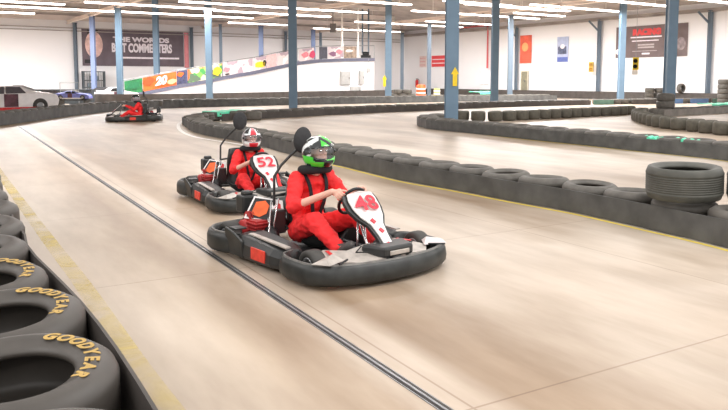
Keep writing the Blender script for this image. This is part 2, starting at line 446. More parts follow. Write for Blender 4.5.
# middle barrier, near limb (nearest kart)
front = [g(x, y) for x, y in ((775, 262), (727, 248.5), (689, 239), (636, 227), (582, 214.5), (508, 200.7), (450, 189.5), (400, 180.6), (345, 167), (301, 158), (268, 148.5), (235, 141), (210, 136.5), (193, 132), (185.5, 127))]
front2 = front+[Vector((-6.45, 25.6, 0)), Vector((-6.3, 27.6, 0)), Vector((-5.7, 28.9, 0))]
ribbon('barrier_belt', front2, .26, 1, belt_m, 'dark rubber belt facing the track along the middle barrier behind the karts')
def lab_mid(i):
    if i < 1: return 'black tire at the right frame edge beside the tall stacked tire'
    if i < 26: return 'black tire topping the middle barrier, %s from the right frame edge' % ORD[i]
    return 'small dark tire at the rounded left tip of the middle barrier'
ctr = offset([Vector(p) for p in catmull(front2, .5)], .36)
mid = tire_row(ctr, .335, T_row, lab_mid, 'tires of the middle barrier near limb')
# the tall second tire standing on the row
BIG = tire_mesh(.38, .33, .25, 56, 8, mat('worn grey rubber', (74, 74, 68), .6, var=.18, scale=8), .022, .004)
big = put('tire', BIG)
_p = g(686, 238.5); big.location = (_p.x+.13, _p.y+.38, .36); big.rotation_euler = (.01, -.03, .4)
tag(big, 'tall grooved grey tire stacked on the barrier at the right', 'tire')
big2 = put('tire', BIG); big2.location = (_p.x+.86, _p.y+.1, .36)
tag(big2, 'second stacked tire cut off by the right frame edge', 'tire')
yl = offset([Vector(p) for p in catmull(front[:10], .5)], -.07)
painted(yl, .055, yline2)
painted([g(x, y) for x, y in ((250, 146), (225, 142), (205, 139), (190, 135.5), (180, 130), (179, 124), (186, 119))], .12, mat('worn white paint', (236, 232, 226), .7))

# middle barrier, far limb
back = [g(x, y) for x, y in ((222, 121.5), (240, 120), (290, 117.5), (332, 115), (400, 111.8), (440, 110.4), (483, 108), (551, 106), (592, 105))]
ribbon('barrier_belt', back, .27, 1, belt_d, 'dark rubber belt on the far limb of the middle barrier')
tire_row(offset([Vector(p) for p in catmull([Vector((-4.55, 28.5, 0))]+back[1:], .7)], -.36), .335, T_far,
         'small dark tire in the far limb of the middle barrier', 'tires of the middle barrier far limb')
# centre hairpin
hp = [g(x, y) for x, y in ((760, 167), (728, 161), (675, 155), (621, 149.5), (581, 145), (546, 141.5), (508, 137.5), (480, 134.5), (450, 131.5), (428, 129), (418, 126.2))]+[Vector((1.95, 25.6, 0)), Vector((2.6, 26.6, 0))]
ribbon('barrier_belt', hp, .28, 1, belt_m, 'dark rubber belt wrapped round the blue column hairpin')
def lab_hp(i): return 'black tire behind the belt of the column hairpin, %s from the right frame edge' % ORD[i]
ch = offset([Vector(p) for p in catmull(hp, .5)], .36)
tire_row(ch, .335, T_far, lab_hp, 'tires behind the hairpin belt')
tire_row([g(x, y) for x, y in ((462, 120.6), (488, 121.3), (518, 120.3), (551, 118.6), (581, 117), (612, 115.5), (632, 114.3))], .29, T_drum,
         lambda i: 'olive drum-like tire on the hairpin far side, %s from the blue column' % ORD[i], 'loose tires on the hairpin far side', gap=.1)
painted(offset([Vector(p) for p in catmull(hp[:8], .5)], -.08), .05, yline2)
# right hairpin
tire_row([g(x, y) for x, y in ((742, 136.8), (720, 134.8), (697, 131.8), (678, 130), (664, 128), (652, 125.3), (643, 122.5), (638, 119.5), (642, 117)) ], .29, T_drum,
         lambda i: 'dark olive tire in the right hairpin nose, %s from the right frame edge' % ORD[i], 'tires of the right hairpin nose', gap=.1)
rb = [g(x, y) for x, y in ((664, 117), (671, 116.5), (693, 115.2), (728, 113.3), (760, 111.7))]
ribbon('barrier_belt', rb, .30, 1, belt_l, 'dusty grey belt on the far side of the right hairpin')
tire_row(offset([Vector(p) for p in catmull(rb, .5)], -.36), .335, T_far, lambda i: 'tire behind dusty belt of right hairpin, %s from its stack' % ORD[i], 'tires behind the right hairpin belt')
for i, z in enumerate((.34, .65)):
    o = put('tire', T_far); o.location = at(667.5, 100, 31.2).xy.to_3d()+Vector((0, .2, z)); o.rotation_euler = (.03*i, -.04, i)
    o.scale = (1.12, 1.12, 1)
    tag(o, ('lower' if i == 0 else 'upper')+' dark tire of the stack in front of the right blue column', 'tire', 'tire stack at the right column')
o = put('tire', T_far); o.location = g(668, 113.5)+Vector((0, .35, .004)); tag(o, 'ground tire under the stack before the right blue column', 'tire')
# outer barrier of the track (two layers high look)
outer = [g(x, y) for x, y in ((-30, 129.5), (0, 126), (33, 121.5), (66, 116.8), (109, 111.8), (145, 109.6), (185, 107.8), (290, 105.2), (400, 103), (480, 101.4), (560, 100.6))]
ribbon('barrier_belt', outer, .40, 1, belt_m, 'long grey rubber belt along the outer edge of the track')
po = offset([Vector(p) for p in catmull(outer, .7)], .0)
pz = catmull(offset([Vector(p) for p in catmull(outer, 2.0)], -.37), .70)
for i, a in enumerate(pz):
    o = put('tire', T_far); o.location = (a.x, a.y, .012+.13); o.rotation_euler = (random.uniform(-.05, .05), random.uniform(-.05, .05), i)
    pxx = 364+a.x/a.y*F
    if pxx < 75: lab, gp = 'dusty tire of the outer barrier left of the distant kart', 'outer barrier tires at the left'
    elif pxx < 290: lab, gp = 'distant dark tire of the outer barrier below the white ramp', 'outer barrier tires below the ramp'
    else: lab, gp = 'distant dark tire of the outer barrier right of the wide blue column', 'outer barrier tires at the centre'
    tag(o, lab, 'tire', gp)
# wall barrier: second line against ramp and right wall
wl = [at(70, 98, 50).xy.to_3d(), at(120, 98, 47).xy.to_3d(), at(209, 98, 50.5).xy.to_3d(), at(330, 98, 60).xy.to_3d(), at(400, 98, 66).xy.to_3d()]
ribbon('barrier_belt', wl, .62, 1, belt_d, 'dark belt barrier running below the white ramp')
wr = [wall_pt(px, 'right')-U*1.2 for px in (425, 500, 560, 600, 650, 700, 745)]
ribbon('barrier_belt', wr, .62, 1, belt_d, 'dark belt barrier along the right wall below the posters', step=1)
segs = [(600, 622, greenb, 'green'), (622, 632, blueb, 'pale blue'), (632, 664, belt_d, 'dark'), (664, 690, blueb, 'blue'), (690, 712, blueb, 'deep blue'), (712, 745, greenb, 'dark green')]
def cy(x): return 105-(x-592)*.0155
for a, c, m, nm in segs:
    if a == 600: a = 593
    p = [g(a+.3, cy(a)), g((a+c)/2, cy((a+c)/2)-.03), g(c, cy(c))]
    where = {'green': 'left of the traffic light', 'pale blue': 'under the traffic light', 'dark': 'between the traffic light and right column', 'blue': 'beside the upright loose tire', 'deep blue': 'left of the far wall column', 'dark green': 'below the far right tire stack'}[nm]
    ribbon('barrier_belt', p, .3, 1, m, '%s belt section of the far barrier, %s' % (nm, where), step=.8)
tire_row([g(x_, cy(x_))+Vector((0, .42, 0)) for x_ in (600, 640, 680, 712)], .335, T_far, 'distant tire behind the coloured belt sections at the right', 'tires behind the coloured belts')

# near left barrier: two-high slicks
slots = [tuple(remap(a, c, .6).xy) for a, c in [(-.48, 1.27), (-.84, 1.90), (-1.2, 2.52), (-1.585, 3.12), (-2.02, 3.68), (-2.44, 4.26), (-2.76, 4.92), (-3.1, 5.58), (-3.5, 6.24), (-3.87, 6.92), (-4.24, 7.6), (-4.65, 8.25), (-5.1, 8.9)]]
def lettering(par):
    me = bpy.data.meshes.new('lettering'); bm = bmesh.new()
    word = 'GOODYEAR'; r0 = .257; ang = math.radians(86); stepa = {'default': 9.6}
    for ch in word:
        t = text_mesh(ch, .070, .0015, .0035, .25)
        R = Matrix.Rotation(ang-PI/2, 4, 'Z'); tmp = bmesh.new(); tmp.from_mesh(t)
        for v in tmp.verts:
            w = R @ Vector((v.co.x, v.co.y*.95+r0, 0)); rr = math.hypot(w.x, w.y)
            z = .295+.002-max(0, (rr-.285))**2*4-max(0, .262-rr)**2*3
            v.co = Vector((w.x, w.y, z+v.co.z+.002))
        tm = bpy.data.meshes.new('x'); tmp.to_mesh(tm); tmp.free(); bm.from_mesh(tm); bpy.data.meshes.remove(tm); bpy.data.meshes.remove(t)
        ang -= math.radians(13.6)
    bm.to_mesh(me); bm.free(); me.materials.append(letter_y); return me
LET = None
for i, (x, y) in enumerate(slots):
    if i < 1: continue
    x += [0, -.02, -.01, .035, .05, .08, .06, .05, .03, .02, .02, .02, .02][i]; y -= [0, .04, .04, .05, .05, .0, 0, 0, 0, 0, 0, 0, 0][i]
    nm = {1: 'black tire at the very bottom edge beside the nearest lettered tire', 2: 'nearest lettered slick tire with bright ochre lettering',
          3: 'second lettered slick tire, behind the nearest one', 4: 'third slick tire, with faded ochre lettering', 5: 'fourth slick tire in the near left stack row, unlettered',
          6: 'fifth slick tire in the near left row, unlettered'}.get(i, 'dark slick tire at left frame edge, %s past nearest lettered one' % ORD[i-2])
    lo = put('tire', T_slick); lo.location = (x+random.uniform(-.03, .0), y, .006); lo.rotation_euler.z = i
    tag(lo, 'lower tire under '+nm.replace('with bright ochre lettering', '').replace(', with faded ochre lettering', '').replace(', unlettered', '').strip(), 'tire', 'lower tires of the near left stacks')
    up = put('tire', T_slick); up.location = (x, y, .318)
    up.rotation_euler = (math.radians([3, 2, 3, 4, 3, 2][i % 6]), math.radians([1, -1, 1, -1][i % 4]), 0)
    tag(up, nm, 'tire', 'upper slick tires along the near left')
    if 2 <= i <= 4:
        if LET is None: LET = lettering(up)
        l = put('lettering', LET, up); l.rotation_euler.z = math.radians({2: 0, 3: 8, 4: 14}[i]); l['label'] = 'curved ochre sidewall lettering'
bl = [Vector(p) for p in ((-.05, 1.3, 0), (-.34, 1.7, 0), (-.64, 2.24, 0), (-.99, 2.84, 0), (-1.34, 3.39, 0), (-1.73, 3.95, 0), (-2.07, 4.44, 0), (-2.27, 4.82, 0), (-2.66, 5.45, 0), (-2.97, 6.03, 0), (-3.4, 6.75, 0), (-3.9, 7.6, 0), (-4.6, 8.7, 0))]
bl = [remap(p.x, p.y, .55) for p in bl]
for p in bl: p.z = 0
ribbon('barrier_belt', bl, .55, 1, belt_d, 'rubber belt strip between the near left tires and the track', wav=.0)

# ------------------------------------------------------------------ columns
def column(px, w, d=None, m=colblue, wall=None, bracket=False, label='', flip=1, ztop=6.4, up=False):
    if wall:
        p = wall_pt(px, wall); p = p-(U if wall == 'right' else V)*.25; W = .26
    else:
        d = d or 281/w; p = at(px, HOR, d); p.z = 0; W = w*d/F
    if up: ztop = deck_at(p)-.1
    e = empty('support_column', p, math.atan2(U.y, U.x)*0, label, 'column')
    x = MB(); f = W*.10
    x.box((0, -W/2+f/2, ztop/2), (W, f, ztop)); x.box((0, W/2-f/2, ztop/2), (W, f, ztop)); x.box((0, 0, ztop/2), (W*.8, W-2*f+.002, ztop))
    x.obj('shaft', m, e)
    x = MB(); x.box((0, 0, .015), (W*1.35, W*1.35, .03)); x.obj('base_plate', m, e)
    x = MB(); x.box((0, 0, ztop+.02), (W*1.3, W*1.3, .04)); x.obj('cap_plate', m, e)
    if bracket:
        dirn = -1*flip
        x = MB(); x.box((dirn*.45, 0, ztop-.5), (.12, .12, 1.25), Matrix.Rotation(-dirn*PI/4, 3, 'Y').inverted()); x.obj('knee_brace', m, e)
    return e
column(451.5, 12.5, 24.3, label='thick blue column with a yellow arrow in the centre hairpin')
column(293, 7.9, 36.8, label='wide blue column standing beyond the helmet of the near driver')
column(388.3, 6.2, 52, up=True, label='blue column with a small yellow arrow, right of the white ramp')
column(494.5, 6.8, 43.2, label='blue column next to the bright lit wall opening')
column(209.3, 5.8, 49.3, up=True, label='blue column in front of the colourful ramp banners')
column(157, 5.1, 60, up=True, label='blue column crossing the right half of the wide dark banner')
column(120, 5.2, 48.5, colblue, label='blue column at the low left end of the ramp')
column(94, 4.2, 55, colviolet, label='violet blue column over the left end of the wide banner')
column(669.5, 9.1, 34.6, colblue, label='thick blue column crossing the right wall banner')
column(621, 5.5, 51, colblue, up=True, label='blue column left of the hanging traffic light')
column(261.5, 4.2, 66, colviolet, label='violet blue column rising behind the ramp, left of centre')
column(313.5, 4, 71, colviolet, label='violet blue column behind the high end of the ramp')
column(320.8, 2.6, 74, coldark, label='slim slate column just right of the violet one behind the ramp')
column(221.3, 2.6, 64, coldark, label='slim slate column behind the green ramp banner')
column(402, 3.2, 76, m=coldark, label='slate column right of the ramp near the room corner')
column(429, 3.8, 62, coldark, label='slate column left of the red wall sign')
column(510, 4.6, 55, coldark, label='slate column just right of the lit opening column')
column(517.8, 3, wall='right', m=coldark, bracket=True, label='slate wall column beside the red orange poster')
column(600, 4, wall='right', m=coldark, bracket=True, label='slate wall column right of the small yellow signal box')
column(710, 5, wall='right', m=coldark, bracket=True, label='slate wall column at the far right with knee brace')
column(76, 3, wall='left', m=coldark, label='slate wall column at the left edge of the wide dark banner')
column(191.5, 2.5, wall='left', m=coldark, label='slim wall column beside the pink strip')
column(285, 2.6, wall='left', m=coldark, label='slate wall column partly behind the wide blue column')

# yellow arrow signs on columns
def arrow(px, py0, py1, d, label):
    c = at(px, (py0+py1)/2, d); h = (py1-py0)*d/F; w = h*.42
    x = MB(); pts = [(-w*.28, -h/2), (w*.28, -h/2), (w*.28, h*.12), (w/2, h*.12), (0, h/2), (-w/2, h*.12), (-w*.28, h*.12)]
    M = Matrix.Translation(c) @ Matrix.Rotation(PI/2, 4, 'X'); x.prism(pts, 0, .01, M)
    tag(x.obj('arrow_sign', yellow), label, 'sign')
arrow(455, 67, 86, 24.3-.43*.5-.02, 'yellow upward arrow sign on the thick centre column')
arrow(384.5, 75, 86.5, 52-.28, 'small yellow arrow marker on the column right of the ramp')

# ------------------------------------------------------------------ wall things
def wall_panel(px0, px1, y0, y1, side, m, name, label, cat, th=.04, off=.06, y0b=None):
    a, c = wall_pt(px0, side), wall_pt(px1, side); nrm = -V if side == 'left' else -U
    ctr = (a+c)/2+nrm*off; d = (a.y+c.y)/2
    z1, z0 = CAMH-(y0-HOR)*d/F, CAMH-(y1-HOR)*d/F
    dx = (c-a).normalized(); L = (c-a).length
    e = empty(name, (ctr.x, ctr.y, z0), math.atan2(dx.y, dx.x), label, cat)
    x = MB(); x.box((0, 0, (z1-z0)/2), (L, th, z1-z0)); x.obj('sheet', m, e)
    return e, L, z1-z0
def on_panel(e, name, L, H, x0, x1, z0, z1, m, th=.02, y=-.03):
    x = MB(); x.box(((x0+x1-1)/2*L, y, (z0+z1)/2*H), ((x1-x0)*L, th, (z1-z0)*H)); return x.obj(name, m, e)
def text_panel(e, txt, L, H, xc, zc, h, m, w=None, off=.0, y=-.035, name='lettering'):
    me = text_mesh(txt, h*H*1.38, .02, off, width=w*L if w else None); me.transform(Matrix.Translation(((xc-.5)*L, y, zc*H)) @ Matrix.Rotation(PI/2, 4, 'X'))
    me.materials.append(m); return put(name, me, e)
e, L, H = wall_panel(83, 184, 31, 66, 'left', bannerk, 'banner', 'wide dark banner with a round pink emblem and white lettering', 'banner')
bw = mat('banner white', (238, 230, 236), .6)
x = MB(); x.ell((-.39*L, -.04, .58*H), (.082*L, .02, .36*H)); x.obj('emblem', mat('peach emblem', (232, 190, 182), .6, var=.35, scale=2), e)
x = MB(); x.box((-.40*L, -.03, .93*H), (.1*L, .02, .12*H)); x.obj('black_patch', black, e); x = MB(); x.box((-.45*L, -.03, .12*H), (.06*L, .02, .1*H)); x.obj('black_patch', black, e)
text_panel(e, 'THE WORLDS', L, H, .57, .74, .13, bw, .56, .03)
text_panel(e, 'BEST COMMENTERS', L, H, .575, .50, .24, bw, .60, .05)
on_panel(e, 'underline', L, H, .36, .95, .21, .26, bw)
wall_panel(184.8, 189, 33, 67.5, 'left', pinkp, 'strip_banner', 'narrow pink strip hanging right of the wide dark banner', 'banner')
e, L, H = wall_panel(615.5, 686.5, 25.5, 57, 'right', mat('brown banner vinyl', (112, 98, 98), .7, var=.2, scale=1), 'banner', 'brown grey banner with red and white lettering on the right wall', 'banner')
rl = mat('banner red', (214, 70, 72), .6)
text_panel(e, 'RACING', L, H, .45, .79, .18, rl, .40, .05)
on_panel(e, 'underline', L, H, .22, .66, .62, .66, bw); on_panel(e, 'underline', L, H, .24, .62, .51, .54, bw)
gpp = mat('banner pale print', (176, 166, 166), .6)
for z in (.37, .29): on_panel(e, 'small_print', L, H, .33, .56, z, z+.05, gpp)
on_panel(e, 'underline', L, H, .25, .6, .19, .21, gpp); on_panel(e, 'small_print', L, H, .39, .50, .09, .14, bw)
x = MB(); x.ell((.42*L, -.03, .38*H), (.06*L, .01, .2*H)); x.obj('emblem', mat('banner grey print', (140, 128, 130), .6, var=.4, scale=3), e)
x = MB(); x.ell((-.46*L, -.03, .2*H), (.04*L, .01, .09*H)); x.obj('emblem', bw, e)
e, L, H = wall_panel(520, 531.3, 35.5, 63, 'right', mat('red orange poster', (224, 96, 72), .6, var=.25, scale=1.5), 'poster', 'red orange poster with a pale glow on the right wall', 'poster')
x = MB(); x.ell((-.05*L, -.025, .58*H), (.28*L, .01, .16*H)); x.obj('glow_print', mat('poster peach', (248, 168, 110), .6), e)
e, L, H = wall_panel(557, 568, 37, 62, 'right', mat('blue poster', (176, 186, 214), .6, var=.15, scale=2), 'poster', 'pale blue poster with a dark figure on the right wall', 'poster')
on_panel(e, 'dark_print', L, H, .1, .85, .32, .62, mat('slate print', (84, 90, 116), .6, var=.6, scale=5)); on_panel(e, 'blue_foot', L, H, .05, .98, .02, .2, mat('blue print', (92, 108, 176), .6))
x = MB(); x.ell((0, -.04, .62*H), (.2*L, .01, .09*H)); x.obj('pale_print', bw, e)
e, L, H = wall_panel(432, 446, 55.5, 66.5, 'right', mat('sign red', (222, 72, 76), .6), 'wall_sign', 'red wall sign with white lines left of the thick column', 'sign')
for z in (.28, .62): on_panel(e, 'white_line', L, H, .06, .94, z, z+.07, bw)
e, L, H = wall_panel(420, 426.5, 56, 67, 'right', mat('faded sign', (228, 206, 202), .6), 'wall_sign', 'faded pale wall sign left of the red sign', 'sign')
for z in (.2, .5, .8): on_panel(e, 'faint_line', L, H, .1, .9, z-.04, z+.04, mat('faint pink', (222, 170, 168)))
e, L, H = wall_panel(481.5, 488.5, 72, 83.5, 'right', glow_e, 'lit_window', 'small glowing white wall opening beside a blue column', 'window')
x = MB()
for a in (-.5, .5): x.box((a*L, -.02, H/2), (.08, .08, H+.08))
for zz in (0, H): x.box((0, -.02, zz), (L+.08, .08, .08))
x.obj('frame', whitep, e)
e, L, H = wall_panel(521.5, 529, 71, 90, 'right', mat('olive door', (136, 132, 112), .6), 'wall_cabinet', 'narrow olive cabinet on the right wall below the poster', 'cabinet')
x = MB(); x.box((-.46*L, -.04, H/2), (.09*L, .06, H)); x.box((.46*L, -.04, H/2), (.09*L, .06, H)); x.box((0, -.04, H), (L, .06, .07)); x.obj('frame', mat('cream trim', (214, 206, 186)), e)
x = MB(); x.box((0, -.05, .5*H), (.08, .05, .15)); x.obj('handle', steel, e)
# red sprinkler pipe
wa = wall_pt(489, 'right')-U*.25; wb = wall_pt(452, 'right')-U*.25
x = MB(); x.tube([Vector((wb.x, wb.y, CAMH+(HOR-29)*wb.y/F)), Vector((wa.x, wa.y, CAMH+(HOR-29)*wb.y/F-.0)), Vector((wa.x, wa.y, CAMH+(HOR-68)*wa.y/F))], .09, 8)
tag(x.obj('sprinkler_pipe', mat('red pipe', (206, 96, 98), .5)), 'red sprinkler pipe turning down the right wall', 'pipe')
# white pipes near the ceiling and down to the ramp
for px, y0, y1, d, lb in ((342, 8, 46, 62, 'white pipe dropping from the ceiling above the ramp, left one'), (358, 8, 57, 64, 'white pipe dropping to the ramp end, right one')):
    a, c = at(px, y0, d), at(px, y1, d); x = MB(); x.tube([a, c], .085, 8); x.tube([c, c+Vector((0, 0, .12))], .13, 8); tag(x.obj('drop_pipe', whitep), lb, 'pipe')
a = at(333, 28, 60); x = MB(); x.box(a, (.5, .5, .7)); x.box(a+Vector((0, 0, .9)), (.06, .06, 1.2)); x.box(a+Vector((0, -.26, 0)), (.38, .02, .5)); tag(x.obj('ceiling_heater', mat('dark unit', (96, 90, 88))), 'dark box unit hanging from the ceiling above the ramp', 'heater')

# fire point: extinguisher and barrel
def extinguisher(loc):
    e = empty('fire_extinguisher', loc, 0, 'red fire extinguisher hung left of the red wall sign', 'extinguisher')
    x = MB(); x.lathe([(0, 0), (.16, .0), (.17, .05), (.17, .62), (.12, .74), (.05, .8), (0, .8)], 16); x.obj('tank', redp, e, True)
    x = MB(); x.box((.02, 0, .86), (.28, .07, .08)); x.tube([(.1, 0, .84), (.24, 0, .75), (.24, 0, .35)], .03, 6); x.obj('valve', black, e)
w0 = wall_pt(420.5, 'right')-U*.5; extinguisher((w0.x, w0.y, CAMH+(HOR-86.5)*w0.y/F))
def barrel(px, d, label, m1, h=1.0, r=.3):
    p = at(px, HOR, d); p.z = 0
    e = empty('barrel', p, 0, label, 'barrel')
    x = MB(); x.lathe([(0, 0), (r, 0), (r*1.03, .06), (r*.97, .1), (r*.95, h*.5), (r*.9, h*.95), (r*.5, h), (0, h)], 20); x.obj('drum', m1, e, True)
    for z in (.3, .6):
        x = MB(); x.lathe([(r*.965, z*h), (r*1.0, z*h+.02), (r*.99, z*h+.13), (r*.95, z*h+.15)], 20); x.obj('band', whitep, e, True)
barrel(421, 62, 'orange barrel with white bands below the fire extinguisher', orange, 1.15, .42)
barrel(437, 64, 'small yellow barrel right of the orange one', mat('dull yellow', (196, 186, 96)), .8, .3)

# traffic signals
def signal(px, y0, y1, d, label, plate=True, w=None):
    a = at(px, y1, d); h = (y1-y0)*d/F; w = w or h*.45
    e = empty('traffic_signal', a, math.radians(-25), label, 'traffic light')
    x = MB(); x.box((0, 0, h/2), (w, w*.8, h)); x.box((0, -w*.42, h/2), (w*.9, .03, h*.95)); x.obj('housing', yellow if plate else mat('faded yellow', (226, 190, 96)), e, bevel=.02)
    for i in (0, 1):
        z = h*(.28+.44*i); M = Matrix.Translation((0, -w*.42, z)) @ Matrix.Rotation(PI/2, 4, 'X')
        x = MB(); x.lathe([(0, 0), (w*.34, 0), (w*.36, .16), (w*.33, .16), (w*.31, .04), (0, .03)], 16, M=M); x.obj('lens', black if plate else mat('amber lens', (190, 150, 70)), e, True)
    if plate:
        x = MB(); x.box((-w*.1, 0, -.14), (w*1.0, .03, .26)); x.obj('white_plate', whitep, e)
    x = MB(); x.tube([(0, 0, h), (0, 0, 6.6-a.z if plate else h+.15)], .012, 6); x.obj('hanger', steel, e)
signal(635.5, 57.5, 70, 40, 'yellow hanging traffic light with a white plate on the right')
wq = wall_pt(591, 'right'); signal(591, 62, 72, wq.y-.6, 'small pale yellow signal box on the right wall', plate=False)

# cage left, wire rack
p = wall_pt(91, 'left')-V*1.0
e = empty('storage_cage', (p.x, p.y, 0), math.atan2(U.y, U.x), 'dark metal storage cage below the left end of the banner', 'cage')
x = MB(); hh = 2.3; ww = 1.75
for a in (-ww/2, 0, ww/2): x.box((a, 0, hh/2), (.12, .5, hh))
for z in (.3, .9, 1.5, 2.25): x.box((0, 0, z), (ww, .5, .08))
x.obj('frame', darkm, e)
x = MB()
for i in range(9): x.box((-ww/2+ww*(i+.5)/9, -.2, hh/2), (.03, .03, hh))
x.obj('bars', darkm, e)
x = MB()
for i, z in enumerate((.34, .94, 1.54)): x.box((-.35+.2*i, .02, z+.17), (.7, .3, .34))
x.obj('stored_boxes', mat('stored boxes', (112, 124, 132), var=.5, scale=3), e)
p = at(69, HOR, 46); e = empty('wire_rack', (p.x, p.y, 0), .3, 'thin wire rail frame behind the blue and white car', 'rack')
x = MB()
for a in (-.55, .55): x.tube([(a, 0, 0), (a, 0, 1.4)], .02, 6)
x.obj('uprights', steel, e); x = MB(); x.tube([(-.55, 0, 1.38), (.55, 0, 1.38)], .02, 6); x.tube([(-.55, 0, .9), (.55, 0, .9)], .02, 6); x.obj('rails', steel, e)

# ------------------------------------------------------------------ ramp
RE = Vector((at(374, HOR, 66).x, 66, 0))
def ramp_pt(px, extra=0):
    kx = (px-364)/F; t = (kx*RE.y-RE.x)/(-U.x+kx*U.y)
    return RE-U*t
prof_px = [(118, 96.3), (150, 90), (180, 84), (206.5, 79.5), (228, 75), (254.6, 70.6), (279.5, 65.3), (298, 61.6), (320, 59), (345, 58.2), (374, 57.9)]
ramp = empty('ramp', RE-U*10, 0, 'long white ramp wall rising to a level end at right', 'ramp')
def rl_(v): return v-ramp.location
tops = []
for px, py in prof_px:
    p = ramp_pt(px); tops.append(Vector((p.x, p.y, CAMH-(py-HOR)*p.y/F)))
x = MB(); n = len(tops); vs = []
for t in tops:
    for o in (0, 3.0):
        vs += [rl_(Vector((t.x, t.y, 0))+V*o), rl_(t-Vector((0, 0, .12))+V*o)]
fs = []
for i in range(n-1):
    a, c = i*4, (i+1)*4
    fs += [(a, c, c+1, a+1), (a+2, a+3, c+3, c+2), (a+1, c+1, c+3, a+3), (a, a+2, c+2, c)]
fs += [(0, 1, 3, 2), ((n-1)*4, (n-1)*4+2, (n-1)*4+3, (n-1)*4+1)]
x.add(vs, fs); x.obj('wall_face', wallm, ramp)
x = MB(); vs = []
for t in tops:
    for o in (-.12, 3.0): vs += [rl_(t-Vector((0, 0, .28))+V*o), rl_(t+V*o)]
x.add(vs, fs); x.obj('deck_edge', mat('deck edge', (96, 98, 116), .6), ramp)
x = MB(); rp = []
for t in tops: rp.append(rl_(t+Vector((0, 0, 1.12))-V*.02))
x.tube(rp, .03, 6)
for t in tops[::1]: x.tube([rl_(t-V*.02), rl_(t+Vector((0, 0, 1.12))-V*.02)], .03, 6)
x.obj('railing', steel, ramp)
def ramp_top(px):
    for (a, ya), (c, yc) in zip(prof_px, prof_px[1:]):
        if a <= px <= c: return ya+(yc-ya)*(px-a)/(c-a)
    return prof_px[-1][1]
def ramp_banner(a, c, m, label, frac=(0, 1), y=-.08, txt=None, extra=None):
    p, q = ramp_pt(a), ramp_pt(c)
    z0 = CAMH-(ramp_top(a)-HOR)*p.y/F; z1 = CAMH-(ramp_top(c)-HOR)*q.y/F
    base = Vector((p.x, p.y, z0))-V*.06; L = Vector((q.x-p.x, q.y-p.y, z1-z0))
    e = empty('railing_banner', base, 0, label, 'banner')
    x = MB(); h0, h1 = 1.05*frac[0]+.02, 1.05*frac[1]; dirx = L.normalized(); nn = -V
    N = max(2, int(L.length/.4)); vs = []
    for i in range(N+1):
        f = L*(i/N); wv = nn*(.03*math.sin(i*1.3)+.0)
        vs += [f+wv+Vector((0, 0, h0)), f+wv+Vector((0, 0, h1)), f+wv+nn*.02+Vector((0, 0, h0)), f+wv+nn*.02+Vector((0, 0, h1))]
    fs = []
    for i in range(N):
        o, w = i*4, i*4+4
        fs += [(o, w, w+1, o+1), (o+2, o+3, w+3, w+2), (o+1, w+1, w+3, o+3), (o, o+2, w+2, w)]
    fs += [(0, 1, 3, 2), (N*4, N*4+2, N*4+3, N*4+1)]
    x.add(vs, fs); x.obj('sheet', m, e)
    M = Matrix((dirx, (nn.cross(dirx)*-1).normalized(), nn)).transposed().to_4x4()
    up = Vector((0, 0, 1)); M = Matrix((dirx, up, nn)).transposed().to_4x4()
    if txt:
        me = text_mesh(txt, .85, .02, .04, .2); me.transform(Matrix.Translation(L*.52+up*.55+nn*.09) @ M); me.materials.append(bw); put('number', me, e)
    if extra:
        for (fx, fz, rx, rz, mm, nm) in extra:
            xx = MB(); xx.prism([(rx*(.7+.5*random.random())*math.cos(t_), rz*(.7+.6*random.random())*math.sin(t_)) for t_ in [2*PI*q_/9 for q_ in range(9)]], -.01, .01); me = xx.mesh(nm, mm); me.transform(Matrix.Translation(L*fx+up*fz+nn*.08) @ M); put(nm, me, e)
    return e
white_pr = print_mat('white print', [(226, 216, 216), (206, 190, 194), (234, 230, 230), (214, 200, 200), (170, 150, 160)], 2.2)
ramp_banner(124, 142, greenp, 'dark green banner at the low left end of the ramp railing', extra=[(.5, .6, .5, .28, mat('deep green', (30, 104, 66), .5), 'dark_shape')])
ramp_banner(142.6, 176, orange, 'orange banner with white number on the ramp railing', txt='20', extra=[(.15, .7, .5, .3, mat('deep orange', (226, 74, 30), .5), 'deep_shape'), (.85, .35, .4, .2, mat('peach print', (250, 176, 130), .5), 'peach_shape')])
ramp_banner(176.5, 187, mat('navy print', (70, 74, 104), .5, var=.5, scale=5), 'dark navy banner right of the orange one', extra=[(.3, .8, .3, .2, orange, 'orange_shape')])
gl = print_mat('lime orange print', [(120, 190, 84), (226, 110, 60), (170, 196, 100), (90, 110, 90), (70, 150, 80), (214, 206, 180)], 2.6)
ramp_banner(187.5, 206, gl, 'lime and orange patterned banner left of the ramp column')
ramp_banner(208, 222, gl, 'lime patterned banner right of the ramp column', extra=[(.6, .5, .4, .3, yellow, 'yellow_shape')])
ramp_banner(223, 252, white_pr, 'long plain white banner in the middle of the ramp railing', extra=[(.1, .5, .3, .2, mat('rose print', (222, 130, 140)), 'rose_shape'), (.13, .12, .25, .07, black, 'dark_mark')])
ramp_banner(252.5, 266, white_pr, 'white banner with a yellow and black shape on the ramp', extra=[(.55, .42, .5, .33, yellow, 'yellow_shape'), (.85, .5, .2, .3, black, 'black_shape')])
ramp_banner(266.5, 276, mat('rose vinyl', (226, 180, 180), .5, var=.15, scale=4), 'pale rose banner right of the yellow shape')
ramp_banner(276.5, 297, white_pr, 'white banner behind the wide blue column on the ramp')
ramp_banner(299, 314, white_pr, 'white banner with a crimson corner on the ramp', extra=[(.85, .5, .35, .3, mat('crimson', (196, 60, 96)), 'crimson_shape'), (.4, .5, .4, .25, mat('rose print', (222, 130, 140)), 'rose_shape')])
ramp_banner(319, 327, mat('charcoal vinyl', (66, 66, 80), .5, var=.3, scale=5), 'small charcoal banner near the ramp top')
